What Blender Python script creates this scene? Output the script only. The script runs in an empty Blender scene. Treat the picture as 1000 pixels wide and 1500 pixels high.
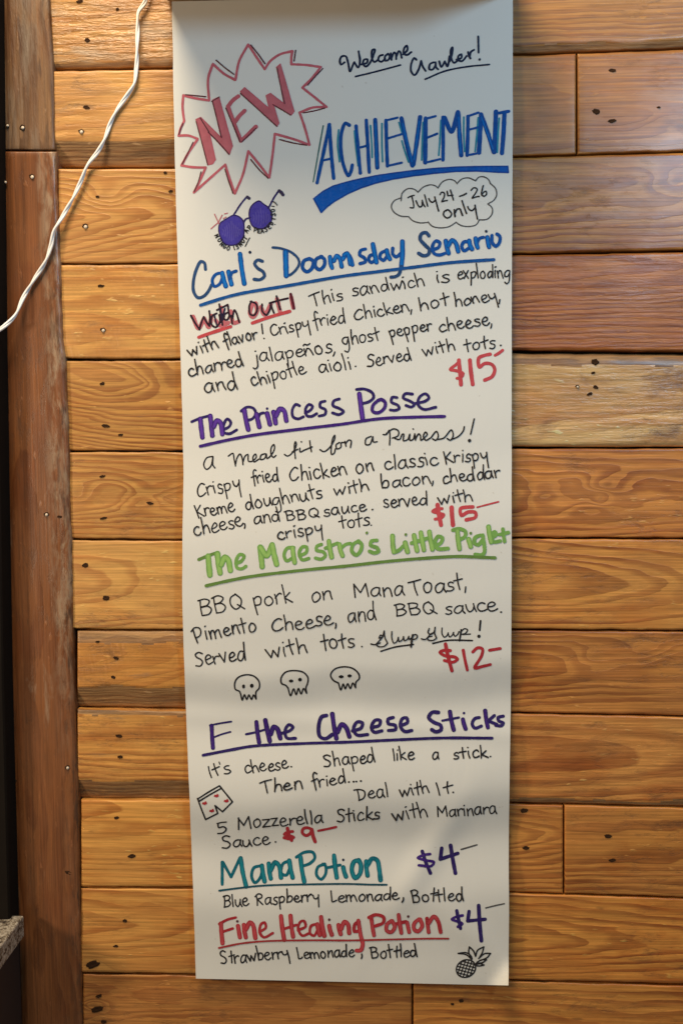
import bpy, math, random
from mathutils import Vector, Matrix, noise

# ------------------------------------------------------------------ camera, world, lamps, exposure
S = bpy.context.scene
C = S.collection
rnd = random.Random(7)

F = 1400.0                       # focal length in pixels of the 1000 x 1500 photograph
MM = 0.00065                     # metres per photo pixel at the middle of the wall
yaw, pitch, roll = map(math.radians, (2.3, 4.4, 0.35))
fwd = Vector((-math.sin(yaw) * math.cos(pitch), math.cos(yaw) * math.cos(pitch), -math.sin(pitch)))
right = fwd.cross(Vector((0, 0, 1))).normalized()
up = right.cross(fwd).normalized()
r2 = right * math.cos(roll) - up * math.sin(roll)
u2 = right * math.sin(roll) + up * math.cos(roll)
CAM = -fwd * (F * MM)
cd = bpy.data.cameras.new('camera')
cam = bpy.data.objects.new('camera', cd)
C.objects.link(cam)
cam.matrix_world = Matrix(((r2.x, u2.x, -fwd.x, CAM.x), (r2.y, u2.y, -fwd.y, CAM.y),
                           (r2.z, u2.z, -fwd.z, CAM.z), (0, 0, 0, 1)))
cd.sensor_fit = 'VERTICAL'
cd.sensor_height = 24
cd.lens = F / 1500 * 24
cd.clip_start, cd.clip_end = 0.02, 50
S.camera = cam

w = bpy.data.worlds.new('World')
S.world = w
w.use_nodes = True
w.node_tree.nodes['Background'].inputs[0].default_value = (1.0, 0.82, 0.62, 1)
w.node_tree.nodes['Background'].inputs[1].default_value = 0.12


def area(name, loc, target, size, power, col):
    l = bpy.data.lights.new(name, 'AREA')
    l.shape = 'DISK'
    l.size = size
    l.energy = power
    l.color = col
    o = bpy.data.objects.new(name, l)
    C.objects.link(o)
    o.location = loc
    o.rotation_euler = (Vector(target) - Vector(loc)).to_track_quat('-Z', 'Y').to_euler()
    return o


area('ceiling_lamp', (-0.28, -0.58, 1.22), (0, 0, 0.0), 0.55, 18.5, (1.0, 0.80, 0.55))
area('side_lamp', (-0.95, -0.62, 0.02), (0.0, 0, -0.20), 0.16, 4.2, (1.0, 0.81, 0.58))
area('window_light', (0.62, -0.95, 0.60), (0.12, 0, 0.36), 0.16, 4.6, (0.42, 0.72, 1.0))

S.view_settings.view_transform = 'Standard'
S.view_settings.look = 'None'
S.view_settings.exposure = 0.16
S.view_settings.gamma = 1
S.view_settings.use_curve_mapping = False


# ------------------------------------------------------------------ helpers
def P(px, py, d=0.0):
    """The point of the plane d metres in front of the wall that belongs to a place of the photograph."""
    r = r2 * ((px - 500) / F) + u2 * (-(py - 750) / F) + fwd
    t = (-d - CAM.y) / r.y
    return CAM + r * t


def lin(r, g, b):
    f = lambda c: (c / 255 / 12.92) if c / 255 <= 0.04045 else ((c / 255 + 0.055) / 1.055) ** 2.4
    return (f(r), f(g), f(b), 1)


def mesh_obj(name, verts, faces, mat, parent=None, smooth=False, origin=None):
    o0 = origin if origin is not None else sum(verts, Vector()) / max(1, len(verts))
    po = parent.matrix_world.translation if parent else Vector((0, 0, 0))
    me = bpy.data.meshes.new(name)
    me.from_pydata([tuple(v - o0) for v in verts], [], faces)
    me.materials.append(mat)
    if smooth:
        for p in me.polygons:
            p.use_smooth = True
    o = bpy.data.objects.new(name, me)
    C.objects.link(o)
    if parent:
        o.parent = parent
        par = Vector((0, 0, 0))
        q = parent
        while q:
            par += q.location
            q = q.parent
        o.location = o0 - par
    else:
        o.location = o0
    return o


def empty(name, loc):
    o = bpy.data.objects.new(name, None)
    o.empty_display_size = 0.02
    C.objects.link(o)
    o.location = loc
    return o


def tag(o, label=None, cat=None, group=None, kind=None):
    for k, v in (('label', label), ('category', cat), ('group', group), ('kind', kind)):
        if v:
            o[k] = v
    return o


def interp(tab, v):
    if v <= tab[0][0]:
        a, b = tab[0], tab[1]
    elif v >= tab[-1][0]:
        a, b = tab[-2], tab[-1]
    else:
        for a, b in zip(tab, tab[1:]):
            if a[0] <= v <= b[0]:
                break
    return a[1] + (b[1] - a[1]) * (v - a[0]) / (b[0] - a[0])


class NT:
    """small node-graph writer"""
    def __init__(self, name):
        self.m = bpy.data.materials.new(name)
        self.m.use_nodes = True
        self.t = self.m.node_tree
        self.bsdf = self.t.nodes['Principled BSDF']

    def n(self, typ, **kw):
        x = self.t.nodes.new(typ)
        for k, v in kw.items():
            setattr(x, k, v)
        return x

    def link(self, a, b):
        self.t.links.new(a, b)

    def put(self, v, sock):
        if isinstance(v, bpy.types.NodeSocket):
            self.link(v, sock)
        else:
            sock.default_value = v

    def math(self, op, a, b=None, c=None, clamp=False):
        x = self.n('ShaderNodeMath', operation=op, use_clamp=clamp)
        self.put(a, x.inputs[0])
        if b is not None:
            self.put(b, x.inputs[1])
        if c is not None:
            self.put(c, x.inputs[2])
        return x.outputs[0]

    def vmath(self, op, a, b):
        x = self.n('ShaderNodeVectorMath', operation=op)
        self.put(a, x.inputs[0])
        self.put(b, x.inputs[1])
        return x.outputs[0]

    def noise(self, vec, scale, detail=2.0, rough=0.5, dist=0.0):
        x = self.n('ShaderNodeTexNoise')
        self.put(vec, x.inputs['Vector'])
        x.inputs['Scale'].default_value = scale
        x.inputs['Detail'].default_value = detail
        x.inputs['Roughness'].default_value = rough
        x.inputs['Distortion'].default_value = dist
        return x.outputs[0], x.outputs[1]

    def ramp(self, v, stops):
        x = self.n('ShaderNodeValToRGB')
        self.put(v, x.inputs[0])
        e = x.color_ramp.elements
        while len(e) < len(stops):
            e.new(0.5)
        for q, (p, c) in zip(e, stops):
            q.position = p
            q.color = c if len(c) == 4 else (*c, 1)
        return x.outputs[0]

    def mix(self, f, a, b, mode='MIX'):
        x = self.n('ShaderNodeMix', data_type='RGBA', blend_type=mode)
        self.put(f, x.inputs[0])
        self.put(a, x.inputs[6])
        self.put(b, x.inputs[7])
        return x.outputs[2]

    def range(self, v, a, b, c=0.0, d=1.0):
        x = self.n('ShaderNodeMapRange')
        self.put(v, x.inputs[0])
        for i, q in enumerate((a, b, c, d)):
            x.inputs[1 + i].default_value = q
        return x.outputs[0]

    def bump(self, h, strength, dist):
        x = self.n('ShaderNodeBump')
        x.inputs['Strength'].default_value = strength
        x.inputs['Distance'].default_value = dist
        self.put(h, x.inputs['Height'])
        self.link(x.outputs[0], self.bsdf.inputs['Normal'])


def sat(c, k=1.0):
    return (c[0] * 1.06, c[1] * 0.88, c[2] * 0.61)


def wood(name, light, dark, depth=0.035, z0=0.0, x0=0.0, tilt=0.08, ztilt=0.0, spacing=0.007, knots=(), seed=0.0,
         contrast=0.8, weather=0.0, wcol=(0.20, 0.15, 0.11), rough=0.42, saw=0.0, wob=1.0, vertical=False,
         dents=0.0, spots=0.45, blotch=0.35, kdark=0.25, sap=None, gain=1.0, wscale=(7, 42, 42)):
    """Plain-sawn board: growth rings round a tilted pith, cut by the face of the board."""
    light, dark = sat([min(.82, c * gain) for c in light]), sat([c * gain for c in dark])
    dark = (dark[0] * 1.05, dark[1] * 0.88, dark[2] * 0.85)
    g = NT(name)
    co = g.n('ShaderNodeTexCoord').outputs['Object']
    if vertical:
        rot = g.n('ShaderNodeMapping')
        rot.inputs['Rotation'].default_value = (0, math.radians(90), 0)
        g.link(co, rot.inputs[0])
        co = rot.outputs[0]
    base = g.vmath('ADD', co, (seed * 1.37, seed * 0.71, seed * 0.93))
    st = g.vmath('MULTIPLY', base, (2.2, 9.0, 9.0))
    _, nc = g.noise(st, 2.2, 3, 0.55)
    nv = g.vmath('SUBTRACT', nc, (0.5, 0.5, 0.5))
    nv = g.vmath('MULTIPLY', nv, (0.05 * wob, 0.02 * wob, 0.02 * wob))
    _, nd = g.noise(g.vmath('MULTIPLY', base, (14, 60, 60)), 1.5, 3, 0.6)
    nd = g.vmath('MULTIPLY', g.vmath('SUBTRACT', nd, (0.5, 0.5, 0.5)), (0.006, 0.0035, 0.0035))
    cw = g.vmath('ADD', g.vmath('ADD', co, nv), nd)
    sx = g.n('ShaderNodeSeparateXYZ')
    g.link(cw, sx.inputs[0])
    X, Y, Z = sx.outputs
    so = g.n('ShaderNodeSeparateXYZ')
    g.link(co, so.inputs[0])
    OX, OY, OZ = so.outputs
    xs = g.math('SUBTRACT', X, x0)
    yy = g.math('ADD', g.math('ADD', Y, depth), g.math('MULTIPLY', xs, tilt))
    zz = g.math('ADD', g.math('SUBTRACT', Z, z0), g.math('MULTIPLY', xs, ztilt))
    r = g.math('SQRT', g.math('ADD', g.math('MULTIPLY', yy, yy), g.math('MULTIPLY', zz, zz)))
    core = None
    for kx, kz, s, amp in knots:
        dx = g.math('DIVIDE', g.math('SUBTRACT', X, kx), s * 1.9)
        dz = g.math('DIVIDE', g.math('SUBTRACT', Z, kz), s)
        q = g.math('ADD', g.math('MULTIPLY', dx, dx), g.math('MULTIPLY', dz, dz))
        e = g.math('POWER', 2.718, g.math('MULTIPLY', q, -1.0))
        r = g.math('ADD', r, g.math('MULTIPLY', e, amp))
        k = g.range(q, 0.0, 0.10, 1.0, 0.0)
        core = k if core is None else g.math('MAXIMUM', core, k)
    # uneven ring spacing
    cmb = g.n('ShaderNodeCombineXYZ')
    g.link(r, cmb.inputs[0])
    cmb.inputs[1].default_value = seed * 3.1
    rn, _ = g.noise(cmb.outputs[0], 40, 2, 0.6)
    rr = g.math('ADD', g.math('DIVIDE', r, spacing * 0.62), g.math('MULTIPLY', rn, 3.8))
    f = g.math('FRACT', rr)
    late = g.ramp(f, [(0.0, (0, 0, 0)), (0.34, (0.04,) * 3), (0.48, (0.50,) * 3), (0.62, (0.85,) * 3), (0.90, (1, 1, 1)), (0.97, (0, 0, 0))])
    # fibres along the grain
    fb = g.vmath('MULTIPLY', base, (7, 300, 300))
    fn, _ = g.noise(fb, 1.6, 4, 0.65)
    fb2 = g.vmath('MULTIPLY', base, (14, 700, 700))
    fn2, _ = g.noise(fb2, 1.0, 3, 0.7)
    big = g.vmath('MULTIPLY', base, (5, 14, 14))
    bn, _ = g.noise(big, 1.5, 4, 0.6)
    big2 = g.vmath('MULTIPLY', base, (16, 22, 22))
    bn2, _ = g.noise(big2, 1.0, 5, 0.65)
    strength = g.math('MULTIPLY', late, g.range(bn, 0.3, 0.7, contrast * 0.75, min(1.0, contrast * 1.25)))
    dark = tuple(c * 0.82 for c in dark)
    col = g.mix(strength, (*light, 1), (*dark, 1))
    hue, _ = g.noise(g.vmath('MULTIPLY', base, (8, 20, 20)), 1.7, 5, 0.62, 0.5)
    col = g.mix(g.range(hue, 0.48, 0.62, 0.0, 0.55), col, (light[0] * .72, light[1] * .52, light[2] * .42, 1))
    mid = tuple(0.45 * a + 0.55 * b for a, b in zip(light, dark))
    col = g.mix(g.range(bn2, 0.42, 0.72, 0.0, blotch), col, (*mid, 1))
    pale = tuple(min(0.8, a * 1.12 + 0.02) for a in light)
    col = g.mix(g.range(bn, 0.62, 0.30, 0.0, 0.45), col, (*pale, 1), 'MIX')
    shade = g.range(fn, 0.32, 0.68, 0.74, 1.12)
    shade = g.math('MULTIPLY', shade, g.range(fn2, 0.33, 0.67, 0.78, 1.12))
    cs = g.n('ShaderNodeCombineColor')
    for i in range(3):
        g.link(shade, cs.inputs[i])
    col = g.mix(1.0, col, cs.outputs[0], 'MULTIPLY')
    # dark flecks and resin streaks
    fl = g.vmath('MULTIPLY', base, (38, 170, 170))
    fln, _ = g.noise(fl, 1.0, 2, 0.5)
    col = g.mix(g.range(fln, 0.70, 0.80, 0.0, spots), col, (0.09, 0.045, 0.02, 1))
    # pale nicks, and grime caught in small scratches
    pn, _ = g.noise(g.vmath('MULTIPLY', base, (70, 240, 240)), 1.0, 2, 0.5)
    pm, _ = g.noise(g.vmath('MULTIPLY', base, (12, 26, 26)), 1.0, 3, 0.5)
    nick = g.math('MULTIPLY', g.range(pn, 0.66, 0.74), g.range(pm, 0.45, 0.60))
    col = g.mix(g.math('MULTIPLY', nick, 0.55), col, (min(.85, light[0] * 1.45), light[1] * 1.6, light[2] * 2.0, 1))
    gn, _ = g.noise(g.vmath('MULTIPLY', base, (26, 90, 90)), 1.2, 6, 0.75, 0.3)
    gm, _ = g.noise(g.vmath('MULTIPLY', base, (7, 12, 12)), 1.0, 3, 0.6)
    grime = g.math('MULTIPLY', g.range(gn, 0.52, 0.66), g.range(gm, 0.46, 0.60))
    col = g.mix(g.math('MULTIPLY', grime, 0.48 + 0.4 * weather), col, (0.085, 0.045, 0.025, 1))
    if sap:
        ocs = g.n('ShaderNodeSeparateXYZ')
        g.link(g.n('ShaderNodeTexCoord').outputs['Object'], ocs.inputs[0])
        ed = g.math('SUBTRACT', g.math('ADD', g.math('MULTIPLY', ocs.outputs[2], sap[1]), sap[0]), ocs.outputs[0])
        sn, _ = g.noise(g.vmath('MULTIPLY', base, (22, 90, 90)), 1.2, 5, 0.7, 0.4)
        sm = g.math('MULTIPLY', g.range(ed, 0.021, 0.010), g.range(sn, 0.44, 0.60))
        sm = g.math('MULTIPLY', sm, g.range(ocs.outputs[2], -0.10, 0.04, 0.08, 1.0))
        col = g.mix(g.math('MULTIPLY', sm, 0.75), col, (0.36, 0.255, 0.165, 1))
        s2, _ = g.noise(g.vmath('MULTIPLY', base, (30, 160, 160)), 1.1, 4, 0.7)
        sm2 = g.math('MULTIPLY', g.range(ed, 0.017, 0.004), g.range(s2, 0.52, 0.64))
        col = g.mix(g.math('MULTIPLY', sm2, 0.8), col, (0.07, 0.035, 0.02, 1))
    if core is not None:
        col = g.mix(g.math('MULTIPLY', core, kdark), col, (0.13, 0.055, 0.02, 1))
    if weather > 0:
        wv = g.vmath('MULTIPLY', base, wscale)
        wn, _ = g.noise(wv, 1.3, 6, 0.7, 0.4)
        col = g.mix(g.range(wn, 0.62 - 0.25 * weather, 0.80 - 0.25 * weather, 0.0, 0.85), col, (*wcol, 1))
    g.link(col, g.bsdf.inputs['Base Color'])
    h = g.math('ADD', g.math('MULTIPLY', fn, 0.5), g.math('MULTIPLY', fn2, 0.25))
    h = g.math('ADD', h, g.math('MULTIPLY', late, 0.30))
    if saw > 0:
        sw = g.n('ShaderNodeTexWave', wave_type='BANDS', bands_direction='DIAGONAL')
        g.link(g.vmath('MULTIPLY', base, (1.0, 1.0, 0.35)), sw.inputs[0])
        sw.inputs['Scale'].default_value = 95
        sw.inputs['Distortion'].default_value = 4
        sw.inputs['Detail'].default_value = 2
        h = g.math('ADD', h, g.math('MULTIPLY', g.math('MULTIPLY', sw.outputs[1], saw), g.range(bn2, 0.4, 0.6)))
    if dents > 0:
        dn, _ = g.noise(g.vmath('MULTIPLY', base, (26, 170, 170)), 1.2, 4, 0.6)
        h = g.math('ADD', h, g.math('MULTIPLY', g.range(dn, 0.40, 0.62), dents))
    h = g.math('ADD', h, g.math('MULTIPLY', nick, 0.6))
    h = g.math('ADD', h, g.math('MULTIPLY', grime, -0.5))
    g.bump(h, 0.5, 0.0008)
    g.link(g.range(bn2, 0.3, 0.7, rough - 0.07, rough + 0.12), g.bsdf.inputs['Roughness'])
    g.bsdf.inputs['Specular IOR Level'].default_value = 0.5
    g.bsdf.inputs['Coat Weight'].default_value = 0.18
    g.bsdf.inputs['Coat Roughness'].default_value = 0.22
    return g.m


def plain(name, col, rough=0.5, metal=0.0, var=0.15, scale=60, bump=0.0):
    g = NT(name)
    co = g.n('ShaderNodeTexCoord').outputs['Object']
    n, _ = g.noise(co, scale, 4, 0.6)
    g.link(g.mix(n, (*[c * (1 - var) for c in col], 1), (*[c * (1 + var) for c in col], 1)), g.bsdf.inputs['Base Color'])
    g.bsdf.inputs['Roughness'].default_value = rough
    g.bsdf.inputs['Metallic'].default_value = metal
    if bump:
        g.bump(n, bump, 0.001)
    return g.m


# ------------------------------------------------------------------ the plank wall
# joints between the rows: (y at the left boards, at the paper's left edge, at its right edge, at the photo's right edge)
JX = (90, 255, 750, 1000)
ROWS = [(-62, -66, -82, -90), (103, 100, 81, 72), (246, 246, 230, 223), (387, 386, 373, 368), (527, 527, 516, 518),
        (661, 661, 656, 656), (790, 791, 788, 789), (922, 923, 922, 924), (1037, 1040, 1044, 1049), (1170, 1171, 1176, 1182),
        (1300, 1300, 1307, 1315), (1425, 1427, 1436, 1442), (1556, 1558, 1566, 1572), (1688, 1690, 1698, 1704)]
LEFTX = [70, 78, 86, 89, 97, 101, 105, 114, 114, 119, 119, 122, 124]


def joint_y(k, x):
    return interp(list(zip(JX, ROWS[k])), x)


wall = empty('plank_wall', P(500, 1500, 0))
tag(wall, 'wall of reclaimed varnished pine planks laid in horizontal rows behind the paper menu', 'wall', kind='thing')


def make_plank(row, xa, xb, mat, proud, gap_t=1.5, gap_b=1.5, chamfer=0, chamfer_top=0, edge=1.8, seed=0, chamfer_slope=0.45, wane=None):
    """A plank with rolled, slightly ragged edges and a worn or chamfered long edge; chamfer in photo pixels."""
    nx = max(8, int((xb - xa) / 9))
    us = sorted(set([0, 0.4, 1.0, 2.0, 3.2] + [3.2 + (xb - xa - 6.4) * i / nx for i in range(nx + 1)] + [xb - xa - q for q in (0, 0.4, 1.0, 2.0)]))
    vs_t = [0, 0.35, 0.9, 1.7, 2.8, 4.2]
    verts, grid, flag = [], [], []
    hgt = joint_y(row + 1, xa) - joint_y(row, xa)
    mid = [4.2 + (hgt - 8.4) * i / 44 for i in range(1, 44)]
    vs = vs_t + mid + [hgt - q for q in reversed(vs_t)]
    r = edge / 0.65
    for v in vs:
        line = []
        for u in us:
            x = xa + u
            yt, yb = joint_y(row, x) + gap_t, joint_y(row + 1, x) - gap_b
            wt = noise.noise(Vector((x * 0.035, seed * 3.3, 1.7))) * 0.9 + noise.noise(Vector((x * 0.16, seed * 1.3, 4.7))) * 0.5
            wb = noise.noise(Vector((x * 0.035, seed * 2.3, 9.7))) * 0.9 + noise.noise(Vector((x * 0.16, seed * 1.9, 8.7))) * 0.5
            yt, yb = yt + wt, yb + wb
            y = yt + (yb - yt) * v / hgt
            et, eb, el, er = y - yt, yb - y, u, xb - xa - u
            e = min(et, eb, el, er)
            drop = 0.0
            if e < r:
                drop += (r - math.sqrt(max(0, r * r - (r - e) ** 2))) * 0.65
            if chamfer:
                ch = chamfer + 5 * noise.noise(Vector((x * 0.02, seed, 3.1)))
                ch0 = ch
                if eb < ch:
                    drop += (ch - eb) * 0.65 * chamfer_slope
            if chamfer_top:
                ch = chamfer_top + 4 * noise.noise(Vector((x * 0.03, seed, 7.1)))
                ct0 = ch
                if et < ch:
                    drop += (ch - et) * 0.65 * 0.22
            warp = 0.5 * noise.noise(Vector((x * 0.008, y * 0.02, seed)))
            line.append(len(verts))
            flag.append(bool((chamfer and eb < ch0) or (chamfer_top and et < ct0)))
            verts.append(P(x, y, proud - drop * 0.001 + warp * 0.0006))
        grid.append(line)
    faces = [(grid[i][j], grid[i + 1][j], grid[i + 1][j + 1], grid[i][j + 1]) for i in range(len(vs) - 1) for j in range(len(us) - 1)]
    worn = set()
    for i in range(len(vs) - 1):
        for j in range(len(us) - 1):
            if flag[grid[i][j]] and flag[grid[i][j + 1]]:
                worn.add(i * (len(us) - 1) + j)
    nfr = len(faces)
    rim = grid[0] + [g[-1] for g in grid[1:]] + grid[-1][-2::-1] + [g[0] for g in grid[-2:0:-1]]
    b0 = len(verts)
    for i in rim:
        verts.append(Vector((verts[i].x, 0.016, verts[i].z)))
    n = len(rim)
    faces += [(rim[i], rim[(i + 1) % n], b0 + (i + 1) % n, b0 + i) for i in range(n)]
    cx, cy = (xa + xb) / 2, (joint_y(row, (xa + xb) / 2) + joint_y(row + 1, (xa + xb) / 2)) / 2
    ob = mesh_obj('plank', verts, faces, mat, wall, smooth=True, origin=P(cx, cy, proud))
    if wane:
        ob.data.materials.append(wane)
        for p in ob.data.polygons[:nfr]:
            if p.index in worn:
                p.material_index = 1
    return ob, (cx, cy)


M_hole_shade = plain('painted_hole_shade', (0.042, 0.020, 0.010), 0.9, 0, .5, 700)  # dark colour stands for the shade inside nail and knot holes
M_hole_shade.node_tree.nodes['Principled BSDF'].inputs['Specular IOR Level'].default_value = 0.1
M_nail = plain('nail_head_glint', (0.62, 0.53, 0.42), 0.35, 0.0, 0.2, 300)  # not metallic: the pale colour stands for light caught by steel
M_rim = plain('bruised_wood_rim', (0.20, 0.10, 0.045), 0.6)


def nail(parent, x, y, d, r=3.2, bright=False, name='nail'):
    """A nail driven below the surface: an irregular dark dimple, sometimes with its steel head catching the light."""
    rr = random.Random(int(x * 7 + y * 13))
    r *= 0.86
    n = 14
    ang = rr.uniform(-0.3, 0.3)
    vs, fs = [], []
    st = rr.uniform(1.05, 1.75) if not bright else 1.1
    rad = [1 + rr.uniform(-0.2, 0.25) for _ in range(n)]
    for ring, (s, dd) in enumerate(((1.0, 0.0004), (0.72, 0.00075), (0.40, 0.0005))):
        for i in range(n):
            a = 2 * math.pi * i / n
            ex, ez = math.cos(a) * r * st * s * rad[i], math.sin(a) * r * 0.92 / st ** .5 * s * rad[i]
            vs.append(P(x + ex * math.cos(ang) - ez * math.sin(ang), y + ex * math.sin(ang) + ez * math.cos(ang), d + dd))
    vs.append(P(x, y, d + 0.0004))
    for q in range(2):
        for i in range(n):
            fs.append((q * n + i, (q + 1) * n + i, (q + 1) * n + (i + 1) % n, q * n + (i + 1) % n))
    for i in range(n):
        fs.append((2 * n + i, len(vs) - 1, 2 * n + (i + 1) % n))
    o = mesh_obj(name, vs, fs, M_hole_shade, parent, smooth=True)
    if bright:
        # the domed head itself joins the same nail
        hv, hf = [], []
        hx, hy = x + r * .18, y + r * 0.36
        r *= 1.12
        m = 12
        for s, dd in ((0.60, 0.0008), (0.50, 0.0013), (0.28, 0.0016)):
            for i in range(m):
                a = 2 * math.pi * i / m
                hv.append(P(hx + math.cos(a) * r * s * 1.05, hy + math.sin(a) * r * s * 1.1, d + dd))
        hv.append(P(hx, hy, d + 0.0019))
        for q in range(2):
            for i in range(m):
                hf.append((q * m + i, (q + 1) * m + i, (q + 1) * m + (i + 1) % m, q * m + (i + 1) % m))
        for i in range(m):
            hf.append((2 * m + i, len(hv) - 1, 2 * m + (i + 1) % m))
        me = o.data
        off = len(vs)
        allv = [tuple(v.co) for v in me.vertices] + [tuple(v - P0(o)) for v in hv]
        allf = [tuple(p.vertices) for p in me.polygons] + [tuple(off + i for i in f) for f in hf]
        nf = len(me.polygons)
        me.clear_geometry()
        me.from_pydata(allv, [], allf)
        me.materials.append(M_nail)
        for i, p in enumerate(me.polygons):
            p.use_smooth = True
            p.material_index = 1 if i >= nf else 0
    return o


def P0(o):
    t = Vector((0, 0, 0))
    while o:
        t += o.location
        o = o.parent
    return t


def kn(row, xa, xb, x, y, s, amp):
    """a knot given at a place of the photograph, in the plank's own coordinates"""
    cx, cy = (xa + xb) / 2, (joint_y(row, (xa + xb) / 2) + joint_y(row + 1, (xa + xb) / 2)) / 2
    a, b = P(x, y), P(cx, cy)
    return (a.x - b.x, a.z - b.z, s, amp)


WANE = wood('worn_plank_edge', (0.42, 0.275, 0.15), (0.22, 0.125, 0.06), depth=.06, z0=.03, tilt=.02, spacing=.006, contrast=.7, weather=.5, wcol=(.11, .07, .045), seed=131, dents=.8, rough=.5)
PINE_L = (0.56, 0.335, 0.125)
PINE_D = (0.34, 0.155, 0.045)
ORG_L = (0.46, 0.225, 0.085)
ORG_D = (0.25, 0.085, 0.028)

# (row, x start, x end, proud of the wall in mm, material, plank options, label)
SPLIT = [470, 430, 520, 560, 480, 440, 510, 420, 540, 460, 500, 604, 520]
LEFT = [
    dict(light=(0.60, 0.38, 0.17), dark=(0.38, 0.20, 0.08), depth=.05, z0=.02, tilt=.05, spacing=.012, contrast=.5, weather=.55, wcol=(.34, .25, .17), dents=1.8, rough=.33),
    dict(light=(0.60, 0.375, 0.155), dark=(0.40, 0.19, 0.07), depth=.05, z0=.03, tilt=.10, spacing=.014, contrast=.45, dents=.5, weather=.15),
    dict(light=(0.58, 0.36, 0.15), dark=(0.37, 0.18, 0.06), depth=.022, z0=.0, x0=-.09, tilt=.16, spacing=.0085, contrast=.6),
    dict(light=(0.60, 0.375, 0.15), dark=(0.40, 0.20, 0.075), depth=.07, z0=-.02, tilt=.04, spacing=.011, contrast=.45, saw=.8, weather=.1, wcol=(.12, .08, .06)),
    dict(light=(0.57, 0.34, 0.12), dark=(0.30, 0.13, 0.045), depth=.012, z0=.016, x0=.0, tilt=.20, ztilt=.12, spacing=.0078, contrast=.85, weather=.1),
    dict(light=(0.56, 0.34, 0.125), dark=(0.34, 0.155, 0.05), depth=.015, z0=.0, tilt=.05, spacing=.0070, contrast=.75),
    dict(light=(0.60, 0.385, 0.155), dark=(0.37, 0.17, 0.06), depth=.03, z0=.004, tilt=.11, spacing=.015, contrast=.65),
    dict(light=(0.52, 0.28, 0.085), dark=(0.34, 0.15, 0.045), depth=.05, z0=.02, tilt=.13, spacing=.013, contrast=.45, saw=1.1, weather=.05),
    dict(light=(0.54, 0.31, 0.105), dark=(0.30, 0.13, 0.04), depth=.05, z0=.035, tilt=.02, spacing=.009, contrast=.65, saw=.7, weather=.05),
    dict(light=(0.56, 0.32, 0.105), dark=(0.36, 0.165, 0.045), depth=.04, z0=.03, tilt=.025, spacing=.010, contrast=.6),
    dict(light=(0.56, 0.315, 0.105), dark=(0.33, 0.14, 0.04), depth=.03, z0=.01, tilt=.09, spacing=.013, contrast=.65),
    dict(light=(0.50, 0.255, 0.085), dark=(0.28, 0.11, 0.035), depth=.05, z0=.02, tilt=.03, spacing=.0072, contrast=.7),
    dict(light=(0.50, 0.27, 0.09), dark=(0.29, 0.12, 0.036), depth=.04, z0=-.01, tilt=.06, spacing=.010, contrast=.65),
]
LOPT = [dict(proud=2.0, chamfer=10, gap_b=2), dict(proud=4.0, chamfer=40, gap_b=1.5), dict(proud=1.5), dict(proud=2.0, gap_b=2.2), dict(proud=1.0), dict(proud=2.0),
        dict(proud=2.4), dict(proud=3.5, chamfer=30, chamfer_top=18, gap_b=3.5), dict(proud=3.6, chamfer=26, chamfer_top=6, gap_b=2), dict(proud=2.2), dict(proud=1.8), dict(proud=1.2), dict(proud=1.9)]
LKNOT = [[], [], [(150, 286, .012, .012)], [], [(240, 560, .02, .02)], [(200, 737, .010, .010), (225, 712, .014, .008), (115, 720, .012, .01)],
         [(260, 860, .02, .012)], [], [], [], [(135, 1412, .010, .018)], [(140, 1475, .008, .010)], []]
LNAIL = [[(128, 59, 4, 0), (172, 13, 2.5, 0), (117, 2, 4, 0)], [(127, 157, 3.6, 0), (119, 192, 4.2, 1)],
         [(242, 253, 2.6, 0), (250, 280, 2.6, 0), (143, 288, 2.4, 0), (125, 331, 4.4, 1)], [(148, 419, 3.6, 0), (151, 483, 4, 1)],
         [(150, 562, 3.2, 0), (155, 624, 3.8, 0), (177, 637, 3, 0)], [(150, 698, 3.0, 0), (152, 759, 3.4, 0), (220, 737, 3.4, 0)],
         [(125, 828, 4.2, 0), (155, 876, 4.6, 0)], [(170, 964, 3.2, 0), (166, 992, 3.2, 0), (143, 940, 2.4, 0)],
         [(174, 1078, 4, 0), (176, 1109, 3.4, 0)], [(171, 1198, 3.0, 0), (193, 1254, 4.4, 0)], [(183, 1349, 3.4, 0), (170, 1386, 3.0, 0), (136, 1413, 7.5, 0)],
         [(145, 1459, 3.6, 0), (143, 1478, 6.5, 0), (152, 1497, 4, 0), (622, 1455, 3, 0)], []]
for i in range(13):
    xa, xb = LEFTX[i], SPLIT[i]
    p = dict(LEFT[i])
    p['knots'] = [kn(i, xa, xb, *k) for k in LKNOT[i]]
    p['seed'] = 1.7 + i * 2.31
    p['gain'] = (0.86, 0.94, 1.04, 1.10, 0.98, 1.06, 1.16, 1.12, 1.28, 1.36, 1.30, 1.08, 1.2)[i]  # uneven board tone; lower rows coloured paler to make up for weak light
    p['blotch'] = 0.55
    p['contrast'] = min(1.0, p['contrast'] * 1.2)
    o = dict(LOPT[i])
    d = o.pop('proud') * 0.001
    pl, _ = make_plank(i, xa, xb - 1.2, wood('pine_board', **p), d, seed=i * 1.1 + .4, wane=WANE, **o)
    for x, y, r, b in LNAIL[i]:
        if x < xb:
            nail(pl, x, y, d, r, b, 'knot_hole' if r > 6 else 'nail')

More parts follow.
